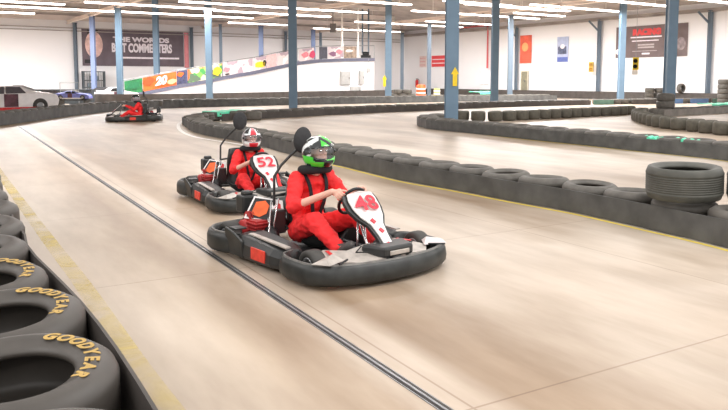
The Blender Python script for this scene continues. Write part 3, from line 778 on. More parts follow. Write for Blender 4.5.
ramp_banner(327.5, 343, white_pr, 'white banner with rose marks near the ramp top', extra=[(.3, .4, .4, .2, mat('plum print', (120, 80, 110)), 'plum_shape'), (.7, .6, .3, .2, mat('rose print', (222, 130, 140)), 'rose_shape')])
ramp_banner(343.5, 356, mat('taupe vinyl', (150, 132, 116), .5, var=.5, scale=4), 'brown and white banner at the right end of the ramp railing', extra=[(.4, .65, .4, .12, whitep, 'white_shape')])
# equipment on the ramp end face
def face_box(a, c, y0, y1, m, label, name='electrical_panel', th=.18, knob=True):
    p, q = ramp_pt(a), ramp_pt(c); ct = (p+q)/2-V*(th/2+.02); L = (q-p).length
    z1, z0 = CAMH-(y0-HOR)*ct.y/F, CAMH-(y1-HOR)*ct.y/F
    e = empty(name, (ct.x, ct.y, z0), math.atan2(U.y, U.x), label, 'panel')
    x = MB(); x.box((0, 0, (z1-z0)/2), (L, th, z1-z0)); x.obj('box', m, e, bevel=.02)
    x = MB(); x.box((0, -th/2-.015, (z1-z0)/2), (L*.86, .03, (z1-z0)*.9)); x.obj('door', mat('panel door', (176, 176, 174)), e, bevel=.01)
    x = MB(); x.box((L*.32, -th/2-.04, (z1-z0)*.5), (.05, .04, .14)); x.obj('handle', black, e)
face_box(339.8, 349.5, 71, 84.5, greypan, 'large grey electrical panel on the white ramp end')
face_box(358.5, 363, 70.5, 84, greypan, 'narrow grey electrical panel on the white ramp end')
face_box(350, 360, 86.3, 94, greypan, 'low grey electrical box near the foot of the ramp end')
a = ramp_pt(368)-V*.1; x = MB(); x.box((a.x, a.y, CAMH+(HOR-70)*a.y/F), (.3, .15, .35)); x.tube([(a.x, a.y, CAMH+(HOR-70)*a.y/F), (a.x, a.y, CAMH+(HOR-58)*a.y/F)], .03, 6); tag(x.obj('alarm_box', greypan), 'small grey box on the upper right of the ramp end', 'panel')
a = Vector(RE)-U*.9; zt = CAMH+(HOR-58)*66/F
e = empty('winch', (a.x, a.y+.6, zt+.03), 0, 'black motor unit standing on the ramp top', 'motor')
x = MB(); x.box((0, 0, .12), (.9, .5, .24)); x.lathe([(0, 0), (.22, 0), (.22, .6), (0, .6)], 14, M=Matrix.Translation((-.3, 0, .35)) @ Matrix.Rotation(PI/2, 4, 'Y')); x.obj('motor', black, e)
x = MB(); x.box((-.3, 0, 2.4), (.14, .14, 4.0)); x.box((.25, 0, 2.4), (.14, .14, 4.0)); x.obj('masts', coldark, e)

# ------------------------------------------------------------------ small floor clutter
for i, (px, y, z) in enumerate(((394, 61, 0), (403, 61, 0), (411, 61.2, 0), (398, 61.5, .31), (407, 61.5, .31))):
    p = at(px, HOR, 60); o = put('tire', T_far); o.location = (p.x, p.y+.3, z+.006); o.scale = (1.3, 1.3, 1.25) if z == 0 else (1.25, 1.25, 1.1)
    if z: o.location.z = .39
    tag(o, 'dark tire in the low heap right of the white ramp, %s layer' % ('upper' if z else 'bottom'), 'tire', 'tire heap right of the ramp '+('upper' if z else 'bottom'))
p = at(724.5, HOR, 47); 
for i in range(5):
    o = put('tire', T_far); o.location = (p.x, p.y, .006+.315*i); o.rotation_euler.z = i; o.scale = (1.15, 1.15, 1.0)
    tag(o, '%s tire up in the black stack at the far right wall' % ORD[i], 'tire', 'far right tire stack')
p = wall_pt(677, 'right')-U*1.9
for i, (dx, z, rx) in enumerate(((0, .62, 0), (-.72, .62, 0))):
    o = put('tire', T_far); o.location = (p.x-.1+dx, p.y, .01); o.scale = (1, 1, 1)
    o2 = put('tire', T_far); o2.location = (p.x-.1+dx, p.y, .325)
    o3 = put('tire', T_far); o3.location = (p.x-.1+dx, p.y, .64)
    for oo, nm in ((o, 'lower'), (o2, 'middle'), (o3, 'top')): tag(oo, '%s dark tire of the %s short stack beside the upright loose tire' % (nm, 'nearer' if i == 0 else 'left'), 'tire', 'short stacks at the right wall')
o = put('tire', T_far); p = wall_pt(688, 'right')-U*1.2; o.location = (p.x, p.y-.2, .62+.335); o.rotation_euler = (PI/2, 0, .5)
tag(o, 'loose tire standing upright on the blue belt section', 'tire')
# green vinyl pieces on barrier tops
def mat_piece(a, c, z, w, label):
    x = MB(); d = (c-a); N = 14; vs = []
    dn_ = Vector((d.y, -d.x, 0)).normalized()
    for i in range(N+1):
        f = a+d*(i/N); s = math.sin(i*1.5)*.02
        for o, zz in ((-.03, z-.16), (0, z+s+.01), (w, z+s+.03), (w+.01, z-.02)):
            vs.append(f+dn_*(-o)+Vector((0, 0, zz)))
    fs = [(i*4+j, (i+1)*4+j, (i+1)*4+j+1, i*4+j+1) for i in range(N) for j in range(3)]
    x.add(vs, fs); o = x.obj('vinyl_sheet', green_mat); s = o.modifiers.new('s', 'SOLIDIFY'); s.thickness = .01; tag(o, label, 'sheet')
def gtop(px, py, z): v = g(px, py, z); v.z = 0; return v
mat_piece(gtop(217, 112.5, .33), gtop(246, 110.5, .33), .33, .7, 'bright green vinyl sheet on the barrier behind the far driver with red helmet')
mat_piece(gtop(480, 92.2, .66), gtop(497, 91.6, .66), .66, .9, 'small green vinyl sheet on the distant barrier by the wall')
mat_piece(gtop(712, 104.5, .36), gtop(742, 103.6, .36), .36, .8, 'green vinyl sheet on the barrier at the right frame edge')
mat_piece(gtop(642, 137.5, .30), gtop(659, 139.2, .30), .31, .12, 'thin green vinyl strip on the front hairpin belt')
mat_piece(gtop(674, 139.5, .30), gtop(697, 142, .30), .31, .08, 'faint green vinyl strip right of the other on the hairpin belt')

# ------------------------------------------------------------------ race cars on display
def stock_car(loc, rz, label, body, accent, dark, sc=1.0):
    e = empty('race_car', loc, rz, label, 'car'); e.scale = (sc, sc, sc)
    prof = [(-2.38, .3), (-2.46, .62), (-2.36, .86), (-2.1, .95), (-1.5, 1.03), (-.85, 1.30), (.1, 1.30), (.95, .98), (2.1, .80), (2.42, .55), (2.45, .2), (2.0, .16), (-2.2, .2)]
    x = MB(); ys = [-.98, -.9, -.72, .72, .9, .98]
    sec = []
    for y in ys:
        kk = {.98: 0, .9: .5, .72: 1}[abs(y)]
        sec.append([(px, y*(1-.12*max(0, (z-.95)/.35)), z if z < .9 else (.9+(z-.9)*(.35+.65*kk) if kk < 1 else z)) for px, z in prof])
    vs = [p for s_ in sec for p in s_]; n_ = len(prof); fs = []
    for i in range(len(sec)-1):
        for j in range(n_): fs.append((i*n_+j, i*n_+(j+1) % n_, (i+1)*n_+(j+1) % n_, (i+1)*n_+j))
    fs += [tuple(range(n_))[::-1], tuple((len(sec)-1)*n_+j for j in range(n_))]
    x.add(vs, fs); x.obj('body', body, e, bevel=.04)
    for s in (-1, 1):
        x = MB(); M = Matrix.Translation((0, s*.94, 0)) @ Matrix.Rotation(PI/2, 4, 'X')
        x.prism([(-.95, .94), (-.66, 1.25), (-.05, 1.26), (-.05, .90)], -.02, .02, M=Matrix.Translation((0, s*.925, 0)) @ Matrix.Rotation(PI/2, 4, 'X')); x.obj('side_window', dark, e)
        x = MB(); x.prism([(.03, .90), (.03, 1.26), (.15, 1.26), (.75, .92)], -.02, .02, M=Matrix.Translation((0, s*.925, 0)) @ Matrix.Rotation(PI/2, 4, 'X')); x.obj('front_side_window', dark, e)
        x = MB(); x.box((0, s*1.0, .24), (3.0, .03, .13)); x.obj('side_skirt', accent, e)
        x = MB(); x.box((-.25, s*.985, .62), (.62, .02, .6)); x.obj('number_panel', mat('number panel', (96, 60, 70), var=.6, scale=3), e)
        for xx in (-1.55, 1.5):
            w = MB(); M = Matrix.Translation((xx, s*.88, .35)) @ Matrix.Rotation(PI/2, 4, 'X')
            w.lathe([(.0, -.13), (.18, -.13), (.2, -.14), (.34, -.12), (.36, -.08), (.36, .08), (.34, .12), (.2, .14), (.18, .13), (0, .13)], 24, M=M); wo = w.obj('wheel', rubber_d, e, True)
            h = MB(); h.lathe([(0, -.15), (.12, -.15), (.17, -.13), (.17, .13), (.12, .15), (0, .15)], 14, M=M); h.obj('hub', steel, wo)
    x = MB(); x.add([(.2, -.7, 1.27), (.2, .7, 1.27), (.93, .78, 1.01), (.93, -.78, 1.01), (.2, -.7, 1.30), (.2, .7, 1.30), (.93, .78, 1.03), (.93, -.78, 1.03)], [(0, 3, 2, 1), (4, 5, 6, 7), (0, 1, 5, 4), (1, 2, 6, 5), (2, 3, 7, 6), (3, 0, 4, 7)]); x.obj('windshield', dark, e)
    x = MB(); x.add([(-1.45, -.8, 1.07), (-1.45, .8, 1.07), (-.88, .68, 1.30), (-.88, -.68, 1.30), (-1.45, -.8, 1.09), (-1.45, .8, 1.09), (-.88, .68, 1.32), (-.88, -.68, 1.32)], [(0, 3, 2, 1), (4, 5, 6, 7), (0, 1, 5, 4), (1, 2, 6, 5), (2, 3, 7, 6), (3, 0, 4, 7)]); x.obj('rear_window', dark, e)
    x = MB(); x.box((-2.35, 0, 1.0), (.06, 1.7, .16)); x.obj('spoiler', dark, e)
    return e
carw = mat('car white', (238, 234, 234), .3, var=.05, clear=.4)
nose = at(51, HOR, 35.5); hd = Vector((.72, .69, 0)).normalized()
c0 = Vector((nose.x, nose.y, 0))-hd*2.45
stock_car((c0.x, c0.y, .0), math.atan2(-hd.y, -hd.x), 'white race car with red skirt parked behind the left barrier', carw, redp, mat('dark glass', (70, 62, 66), .3))
p = at(73, HOR, 44); stock_car((p.x, p.y, .35), .1, 'small blue and white show car behind the left barrier', mat('blue car', (104, 112, 176), .4, var=.6, scale=1.2), whitep, black, .42)
x = MB(); 
for sx in (-.8, .8): x.box((p.x+sx, p.y, .15), (.12, .8, .3))
x.box((p.x, p.y, .33), (2.0, .9, .05)); tag(x.obj('display_stand', plastic), 'low dark stand carrying the small blue show car', 'stand')
p = at(111, HOR, 50.5); stock_car((p.x, p.y, 0), 1.05, 'white car half hidden by the blue column at the ramp foot', carw, black, black, .8)
x = MB(); p = at(48, HOR, 47); x.box((p.x+.8, p.y, .45), (4.2, .5, .9)); x.box((p.x+.8, p.y, .92), (4.3, .6, .06)); tag(x.obj('low_counter', darkm), 'low dark counter right behind the white race car', 'counter')

# ------------------------------------------------------------------ kart
def wheel(e, x, y, r, w):
    m = MB(); M = Matrix.Translation((x, y, r)) @ Matrix.Rotation(PI/2, 4, 'X'); h = w/2
    m.lathe([(r*.55, -h*.8), (r*.62, -h*.95), (r*.85, -h), (r*.97, -h*.8), (r, -h*.5), (r, h*.5), (r*.97, h*.8), (r*.85, h), (r*.62, h*.95), (r*.55, h*.8)], 32, closed=True, M=M)
    wo = m.obj('wheel', rubber_d, e, True)
    m = MB(); m.lathe([(0, -h*.5), (r*.3, -h*.55), (r*.36, -h*.75), (r*.55, -h*.9), (r*.58, -h*.8), (r*.58, h*.8), (r*.55, h*.9), (r*.36, h*.75), (r*.3, h*.55), (0, h*.5)], 24, M=M)
    m.obj('hub', steel, wo, True)
def ycyl(m, c, r, l, n=20, axis='Y'):
    R = {'Y': Matrix.Rotation(PI/2, 4, 'X'), 'X': Matrix.Rotation(PI/2, 4, 'Y'), 'Z': Matrix.Identity(4)}[axis]
    m.lathe([(0, -l/2), (r*.9, -l/2), (r, -l/2+r*.1), (r, l/2-r*.1), (r*.9, l/2), (0, l/2)], n, M=Matrix.Translation(c) @ R)
WC = Vector((.40, 0, .56)); WA = Vector((0, 1, 0)); WB = Vector((.5, 0, .866)); WN = Vector((-.866, 0, .5)); WR = .13
def kart_proto(number, label, loc, rz):
    e = empty('go_kart', loc, rz, label, 'go-kart')
    bp = [(-.03, .035), (.025, .03), (.045, .055), (.05, .10), (.042, .15), (.022, .185), (-.005, .195), (-.03, .18)]
    half = [(.30, .50), (.33, .63), (.44, .69), (.60, .70), (.75, .685), (.87, .61), (.95, .47), (1.01, .25), (1.03, 0)]
    pth = [(x_, -y_) for x_, y_ in half]+[(x_, y_) for x_, y_ in half[-2::-1]]
    pth = catmull([Vector((a, c, 0)) for a, c in pth], .04)
    x = MB(); x.sweep(pth, bp); fb = x.obj('front_bumper', plastic_g, e, True)
    x = MB(); x.sweep(offset(pth, .012), [(-.014, .186), (.006, .186), (.0, .199), (-.008, .199)]); x.obj('bumper_edge_highlight', edgem, fb)
    halfr = [(-.42, .60), (-.50, .70), (-.68, .74), (-.84, .70), (-.95, .58), (-.99, .3), (-.995, 0)]
    pr = [(x_, y_) for x_, y_ in halfr]+[(x_, -y_) for x_, y_ in halfr[-2::-1]]
    pr = catmull([Vector((a, c, 0)) for a, c in pr], .04)
    x = MB(); x.sweep(pr, [(-.02, .05), (.025, .045), (.045, .07), (.045, .17), (.03, .21), (-.005, .225), (-.025, .21)]); rbm = x.obj('rear_bumper', plastic_g, e, True)
    x = MB(); x.sweep(offset(pr, .0), [(-.014, .215), (.01, .215), (.006, .23), (-.008, .23)]); x.obj('bumper_edge_highlight', edgem, rbm)
    # rear corner fender panels
    for s in (-1, 1):
        x = MB(); x.prism([(-.53, .05), (-.22, .05), (-.22, .20), (-.36, .26), (-.50, .29)], -.012, .012, M=Matrix.Translation((0, s*.70, 0)) @ Matrix.Rotation(-s*.12, 4, 'X') @ Matrix.Rotation(PI/2, 4, 'X'))
        x.box((-.45, s*.64, .27), (.12, .12, .02)); x.obj('wheel_guard', plastic_g, e, bevel=.008)
        # side pod: lofted
        secs = []
        for xx, yi, yo, zt in ((-.46, .44, .66, .21), (-.3, .42, .70, .23), (0, .41, .70, .215), (.2, .42, .69, .20), (.33, .46, .64, .18)):
            secs.append([(xx, s*yi, .05), (xx, s*yo, .04), (xx, s*(yo+.02), .08), (xx, s*(yo+.015), zt-.05), (xx, s*(yo-.03), zt), (xx, s*(yi+.04), zt+.02), (xx, s*yi, zt)])
        vs = [p_ for q_ in secs for p_ in q_]; n_ = 7; fs = [(i*n_+j, i*n_+(j+1) % n_, (i+1)*n_+(j+1) % n_, (i+1)*n_+j) for i in range(4) for j in range(n_)]
        fs += [tuple(range(n_)), tuple(4*n_+j for j in range(n_))]
        x = MB(); x.add(vs, fs); sp = x.obj('side_pod', plastic, e, bevel=.012)
        x = MB(); x.box((.03, s*.715, .125), (.22, .012, .10)); x.obj('decal', mat('red decal', (222, 66, 50), .5, var=.15, scale=20), sp)
        x = MB(); x.box((.02, s*.60, .232), (.60, .05, .012), Matrix.Rotation(.03, 3, 'Y')); x.obj('top_strip', panelg, sp)
    x = MB(); x.prism([(-.5, -.42), (.7, -.40), (.95, -.2), (.95, .2), (.7, .40), (-.5, .42)], .045, .06); x.obj('floor_tray', mat('tray', (70, 70, 72), .5, .3), e)
    x = MB()
    for s in (-1, 1):
        x.tube([(-.85, s*.30, .09), (-.3, s*.33, .07), (.35, s*.30, .07), (.7, s*.22, .09), (.95, s*.2, .1)], .016, 8)
        x.tube([(-.45, s*.5, .13), (-.44, s*.32, .09)], .012, 8); x.tube([(.3, s*.5, .13), (.3, s*.3, .08)], .012, 8)
        x.tube([(-.44, s*.5, .13), (.3, s*.5, .13)], .012, 8)
        x.tube([(.62, s*.5, .13), (.62, s*.25, .10)], .014, 8)
    x.tube([(-.75, -.5, .14), (-.75, .5, .14)], .02, 10); x.tube([(.35, -.3, .07), (.35, .3, .07)], .014, 8); x.tube([(-.85, -.3, .09), (-.85, .3, .09)], .014, 8)
    x.obj('chassis_frame', mat('frame paint', (60, 60, 62), .4, .3), e, True)
    for yy in (-.56, .56): wheel(e, .62, yy, .13, .13)
    for yy in (-.55, .55): wheel(e, -.72, yy, .14, .19)
    # nose cowl
    for s in (-1, 1):
        x = MB()
        P = [(.76, s*.10, .275), (.73, s*.31, .235), (.48, s*.36, .20), (.50, s*.45, .19), (.80, s*.50, .185), (.97, s*.34, .19), (1.0, s*.12, .20)]
        Q = [(a, c, z-.03) for a, c, z in P]; n_ = len(P)
        x.add(P+Q, [tuple(range(n_)), tuple(range(n_, 2*n_))[::-1]]+[(i, n_+i, n_+(i+1) % n_, (i+1) % n_) for i in range(n_)])
        nc = x.obj('nose_panel', panelg, e)
        x = MB(); x.add([(.86, s*.42, .20), (.93, s*.62, .20), (.80, s*.70, .20), (.72, s*.52, .205), (.80, s*.50, .25), (.86, s*.60, .235)], [(0, 1, 5, 4), (1, 2, 5), (2, 3, 4, 5), (3, 0, 4), (0, 3, 2, 1)]); x.obj('white_flash' if s > 0 else 'grey_flash', mat('flash plastic', (214, 204, 202), .4) if s > 0 else panelg, nc)
        x = MB(); x.tube([(.90, s*.43, .215), (.97, s*.56, .21)], .008, 6); x.obj('trim_line', black, nc); x = MB(); x.tube([(.78, s*.2, .262), (.84, s*.3, .24), (.90, s*.22, .24)], .006, 6); x.obj('trim_line', black, nc)
        x = MB(); x.box((.62, s*.40, .208), (.14, .03, .006), Matrix.Rotation(.35*s, 3, 'Z')); x.obj('red_line', redp, nc)
    x = MB(); x.prism([(.80, -.22), (1.02, -.15), (1.02, .15), (.80, .22)], .20, .285); it = x.obj('intake', plastic, e, bevel=.02)
    x = MB(); x.box((1.022, 0, .235), (.015, .2, .035)); x.obj('badge', panelg, it, bevel=.005)
    # column fairing with number
    fa = Vector((.93, 0, .22)); fb_ = Vector((.50, 0, .645)); ax = (fb_-fa); Lf = ax.length; ax.normalize(); nrm = Vector((ax.z, 0, -ax.x)).normalized()
    if nrm.z < 0: nrm = -nrm
    M = Matrix((Vector((0, 1, 0)), ax, Vector((0, 1, 0)).cross(ax))).transposed().to_4x4(); M.translation = fa
    zdir = 1 if Vector((0, 1, 0)).cross(ax).x > 0 else -1
    def outline(k, ext=0):
        o = [(.05, 0), (.055, .16), (.075, .27), (.135, .36), (.165, .45), (.168, .54), (.15, .60), (.10, Lf), (0, Lf+.012)]
        o = [(a*k+ext, c) for a, c in o[:-1]]+[(0, o[-1][1]+ext)]
        return o+[(-a, c) for a, c in o[-2::-1]]
    def plate(ol, z0, z1):
        m_ = MB(); n_ = len(ol); vs = []
        for zz in (z0, z1):
            for a, c in ol: vs.append(M @ Vector((a, c, zdir*(zz-a*a*.9))))
        cidx = (n_)//2
        fs = []
        for o_ in (0, n_):
            for i in range(n_//2):
                j = n_-1-i
                if j-1 > i+1: fs.append((o_+i, o_+i+1, o_+j-1, o_+j))
                elif j-1 == i+1: fs.append((o_+i, o_+i+1, o_+j))
        fs += [(i, (i+1) % n_, n_+(i+1) % n_, n_+i) for i in range(n_)]
        m_.add(vs, fs); return m_
    fr = plate(outline(1, .012), -.03, 0).obj('steering_fairing', plastic, e)
    plate(outline(.88, -.004), .0, .012).obj('face_plate', panelw, fr)
    me = text_mesh(number, .205, .004, .0042)
    RT = Matrix.Rotation(PI, 4, 'Z') if False else Matrix.Identity(4)
    for v in me.vertices:
        a, c, z = v.co; a *= 1.15
        v.co = M @ Vector((a*zdir, c+.475, zdir*(.022+z-a*a*.9)))
    me.materials.append(mat('number red', (206, 40, 60), .5)); put('number', me, fr)
    x = MB()
    for a, c in ((.0, .06), (.0, .2), (-.03, .3)): x.box(M @ Vector((a, c, zdir*.014)), (.03, .045, .012), M.to_3x3() @ Matrix.Rotation(.5, 3, 'Z'))
    x.obj('accent', hred, fr)
    # steering
    x = MB(); x.tube([WC+(WA*math.cos(t)+WB*math.sin(t))*WR for t in [2*PI*i/32 for i in range(32)]], .014, 10, closed=True)
    sw = x.obj('steering_wheel', black, e, True)
    x = MB()
    for t in (PI/2*3, PI/6, PI*5/6): x.tube([WC, WC+(WA*math.cos(t)+WB*math.sin(t))*WR], .011, 8)
    ycyl(x, WC, .035, .03); x.obj('spokes', steel, sw, True)
    x = MB(); x.tube([WC-WN*.01, Vector((.62, 0, .2)), Vector((.72, 0, .08))], .012, 8); x.tube([(.55, .06, .07), (.52, .03, .42)], .010, 8); x.tube([(.55, -.06, .07), (.52, -.03, .42)], .010, 8); x.obj('steering_column', chrome, e, True)
    x = MB()
    for s in (-1, 1): x.tube([(.68, s*.18, .06), (.71, s*.20, .2)], .01, 8); x.box((.715, s*.20, .2), (.02, .08, .07))
    x.obj('pedals', chrome, e)
    # seat shell
    secs = [(-.50, .66, .17), (-.49, .5, .20), (-.45, .32, .22), (-.40, .18, .23), (-.30, .09, .22), (-.12, .075, .21), (.04, .09, .19), (.12, .12, .16)]
    vs = []; nn = 9
    for sx, sz, w in secs:
        for j in range(nn):
            u = -1+2*j/(nn-1); lift = abs(u)**3
            dx, dz = (.16*lift, .0) if sz > .25 else (.03*lift, .13*lift)
            vs.append((sx+dx, u*w, sz+dz))
    x = MB(); x.add(vs, [(i*nn+j, i*nn+j+1, (i+1)*nn+j+1, (i+1)*nn+j) for i in range(len(secs)-1) for j in range(nn-1)])
    so = x.obj('seat', plastic, e, True); s_ = so.modifiers.new('s', 'SOLIDIFY'); s_.thickness = .018
    x = MB(); x.tube([(-.46, -.25, .1), (-.46, -.25, .45), (-.47, -.24, .70), (-.46, -.17, .80), (-.42, -.08, .90), (-.37, -.01, .97)], .013, 8)
    x.tube([(-.50, .24, .1), (-.53, .24, .45), (-.54, .1, .68)], .013, 8); x.tube([(-.53, -.24, .5), (-.56, 0, .52), (-.53, .24, .5)], .012, 8)
    x.obj('roll_bar', plastic, e, True)
    x = MB(); x.ell((-.35, 0, 1.035), (.035, .10, .125), 24, 14, Matrix.Rotation(.08, 3, 'Y')); x.obj('headrest', mat('headrest foam', (52, 52, 54), .8, bump=.2, scale=30), e, True)
    # engine, right side
    x = MB(); x.box((-.60, -.36, .20), (.24, .20, .20)); x.box((-.60, -.36, .10), (.3, .24, .06)); en = x.obj('engine', mat('engine black', (40, 40, 44), .4, .4), e, bevel=.02)
    x = MB(); ycyl(x, (-.60, -.48, .21), .095, .07)
    for i in range(5): ycyl(x, (-.60, -.452+.02*i, .31), .07, .008)
    x.obj('red_cover', redd, en, True)
    x = MB()
    for i in range(6): x.box((-.46, -.42, .14+.03*i), (.17, .17, .014))
    x.box((-.46, -.42, .22), (.13, .13, .19)); x.obj('red_fins', redd, en, bevel=.004)
    x = MB(); x.box((-.33, -.40, .15), (.10, .10, .14)); x.box((-.36, -.28, .30), (.10, .14, .22)); x.obj('black_shroud', plastic, en, bevel=.015)
    x = MB(); ycyl(x, (-.55, .36, .17), .075, .30, axis='X'); x.tube([(-.55, .36, .17), (-.7, .3, .2), (-.85, .2, .2), (-.93, .0, .2)], .025, 10); x.obj('muffler', steel, e, True)
    x = MB(); x.box((-.88, -.30, .40), (.15, .17, .17)); x.box((-.88, -.30, .50), (.09, .10, .05)); ab = x.obj('air_box', plastic, e, bevel=.02)
    x = MB(); x.tube([(-.86, -.3, .33), (-.78, -.33, .27), (-.68, -.36, .26)], .03, 10); x.tube([(-.9, -.3, .33), (-.9, -.3, .12)], .012, 8); x.obj('intake_hose', black, ab, True)
    # battery tank cover on the right with flame decal
    pn = Vector((.42, -.62, .66)).normalized(); pu = Vector((0, 0, 1)).cross(pn).normalized(); pv = pn.cross(pu)
    PM = Matrix((pu, pv, pn)).transposed().to_4x4(); PM.translation = Vector((-.50, -.32, .40))
    def tc(lst, z0, z1):
        mm = MB(); mm.prism([(a_*1.1, b_*1.1) for a_, b_ in lst], z0, z1, PM); return mm
    cv = tc([(-.17, -.10), (.10, -.13), (.18, -.04), (.13, .09), (-.14, .12)], -.015, 0).obj('tank_cover', panelw, e)
    tc([(-.15, -.085), (.05, -.108), (.045, .085), (-.125, .102)], .0, .003).obj('black_field', black, cv)
    tc([(-.115, -.06), (-.03, -.085), (.025, -.05), (.03, .03), (-.02, .075), (-.10, .06)], .003, .007).obj('flame_decal', orange, cv)
    tc([(.075, -.10), (.155, -.03), (.125, .05), (.09, .07)], .0, .004).obj('red_field', redp, cv)
    x = MB(); x.tube([(-.62, -.3, .3), (-.45, -.31, .34), (-.36, -.33, .2), (-.34, -.34, .1)], .012, 8); x.tube([(-.3, -.30, .52), (-.32, -.34, .3), (-.3, -.36, .1)], .009, 8); x.tube([(-.38, -.33, .5), (-.28, -.42, .2), (-.25, -.44, .1)], .008, 8); x.obj('support_stays', chrome, e, True)
    x = MB(); x.ell((-.34, -.36, .18), (.10, .07, .09)); x.box((-.28, -.36, .10), (.26, .14, .10)); x.obj('fuel_tank', black, e, True)
    return e

# ------------------------------------------------------------------ drivers
def ringpt(th): return WC+(WA*math.cos(th)+WB*math.sin(th))*WR
def hand(m, th, wrist):
    c = ringpt(th); o = (WA*math.cos(th)+WB*math.sin(th)); t = (-WA*math.sin(th)+WB*math.cos(th)); n = WN
    s = 1 if math.cos(th) > 0 else -1
    palm = c+n*.033+o*.014
    m.ell(palm, (.024, .042, .032), 14, 10, Matrix((n, t, o)).transposed())
    m.tube([palm, palm*.5+wrist*.5, wrist], [.026, .024, .026], 12)
    L = [.9, 1., .96, .8]
    for i in range(4):
        sh = t*(.031-.0207*i)*s*-1*-1
        k_ = L[i]
        pts = [c+sh+n*.034+o*.016, c+sh+n*.026+o*.036*k_, c+sh-n*.006*k_+o*.040*k_, c+sh-n*.028*k_+o*.024*k_, c+sh-n*.026*k_-o*.006*k_]
        m.tube(pts, [.0095, .0095, .009, .0085, .0075], 8)
        m.ell(pts[-1], (.0075,)*3, 8, 6); m.ell(pts[1], (.0105,)*3, 8, 6)
    m.tube([c+n*.034+o*.0+t*s*.02, c+n*.032-o*.018+t*s*.035, c+n*.012-o*.028+t*s*.05, c-n*.006-o*.02+t*s*.055], [.0125, .011, .0105, .008], 8)
def chain(m, pts, rs, n=14):
    pts = [Vector(p) for p in pts]; out = []; rr = []
    for i in range(len(pts)-1):
        for k_ in range(4): out.append(pts[i].lerp(pts[i+1], k_/4)); rr.append(rs[i]+(rs[i+1]-rs[i])*k_/4)
    out.append(pts[-1]); rr.append(rs[-1]); m.tube(out, rr, n)
    for p, r in zip(pts, rs): m.ell(p, (r, r, r), n, 8)
def driver(loc, rz, label, scale=1., bare=True, scheme='green', head_yaw=0., lod=1.):
    hy = Matrix.Rotation(head_yaw, 3, 'Z')
    HC = Vector((-.05, 0, .93)); SH = .20
    elb = {-1: Vector((-.02, -.31, .47)), 1: Vector((-.01, .30, .46))}
    ths = {-1: math.radians(152), 1: math.radians(28)}
    sh = {s: Vector((-.16, s*.17, .69)) for s in (-1, 1)}
    hip = {s: Vector((-.24, s*.09, .20)) for s in (-1, 1)}
    knee = {s: Vector((.21, s*.23, .37)) for s in (-1, 1)}
    ank = {s: Vector((.54, s*.20, .17)) for s in (-1, 1)}
    toe = {s: Vector((.665, s*.20, .245)) for s in (-1, 1)}
    wri = {s: ringpt(ths[s])+WN*.075+Vector((-.01, s*.035, -.012)) for s in (-1, 1)}
    def torso(m, k_):
        m.ell((-.25, 0, .20), (.12*k_, .16*k_, .11*k_)); m.ell((-.235, 0, .34), (.105*k_, .145*k_, .15*k_)); m.ell((-.20, 0, .50), (.11*k_, .155*k_, .15*k_)); m.ell((-.175, 0, .64), (.09*k_, .175*k_, .09*k_))
    m = MB(); torso(m, .92)
    chain(m, [(-.165, 0, .67), (-.12, 0, .77), HC+Vector((-.02, 0, -.04))], [.062, .056, .06])
    def hp(a, c, z): return HC+hy @ Vector((a, c, z))
    m.ell(hp(-.01, 0, .02), (.095, .076, .105), rot=hy); m.ell(hp(.035, 0, -.045), (.055, .055, .062), rot=hy)
    m.tube([hp(.085, 0, .03), hp(.11, 0, -.005)], [.008, .015], 8); m.ell(hp(.108, 0, -.006), (.012, .014, .009)); m.ell(hp(.083, 0, -.045), (.014, .026, .008)); m.ell(hp(.08, 0, -.08), (.022, .026, .018))
    for s in (-1, 1):
        m.ell(hp(-.01, s*.077, .0), (.018, .008, .028)); m.ell(hp(.078, s*.032, .05), (.02, .026, .008))
        chain(m, [sh[s], elb[s], wri[s]], [.052, .040, .027]); hand(m, ths[s], wri[s])
        chain(m, [hip[s], knee[s], ank[s]], [.082, .058, .036]); chain(m, [ank[s], toe[s]], [.036, .028])
    me = remesh(m, skin, .0062 if lod == 1. else .012, 2)
    body = put('person', me); body.location = loc; body.rotation_euler = (0, 0, rz); body.scale = (scale,)*3; tag(body, label, 'person')
    for s in (-1, 1):
        x = MB(); x.ell(hp(.076, s*.03, .022), (.011, .014, .009)); x.obj('eye', eye_m, body, True)
    # suit
    m = MB(); torso(m, 1.10)
    m.tube([(-.16, 0, .67), (-.14, 0, .735)], [.10, .075], 16)
    for s in (-1, 1):
        arm_end = elb[s].lerp(wri[s], .22 if (bare) else .93)
        chain(m, [sh[s]+Vector((0, 0, .0)), elb[s], arm_end], [.076, .060, .050 if bare else .038])
        m.ell(sh[s].lerp(elb[s], .4), (.075, .07, .09))
        chain(m, [hip[s], knee[s], ank[s].lerp(knee[s], .12)], [.112, .088, .062])
        m.ell(hip[s].lerp(knee[s], .45), (.13, .095, .09))
    def wr(p):
        return .011*noise.noise(Vector((p.x*14, p.y*14, p.z*22)))+.006*noise.noise(Vector((p.x*35, p.y*35, p.z*50)))
    me = remesh(m, red, .011 if lod == 1. else .02, 3, wr); put('racing_suit', me, body)
    for s in (-1, 1):
        x = MB(); a = (toe[s]-ank[s]).normalized()
        x.tube([ank[s]-a*.03+Vector((0, 0, -.02)), ank[s]+a*.04+Vector((0, 0, -.018)), toe[s]-a*.02+Vector((0, 0, -.01)), toe[s]+a*.03], [.045, .047, .043, .026], 14)
        x.tube([ank[s]+Vector((0, 0, -.01)), ank[s]+Vector((-.03, 0, .045))], [.044, .042], 12); x.obj('shoe', shoe_m, body, True)
        x = MB(); d_ = (knee[s]-ank[s]).normalized(); x.tube([ank[s]+d_*.02, ank[s]+d_*.085], [.046, .05], 14); x.obj('sock', whites, body, True)
    # neck collar
    x = MB(); cc = Vector((-.115, 0, .775))
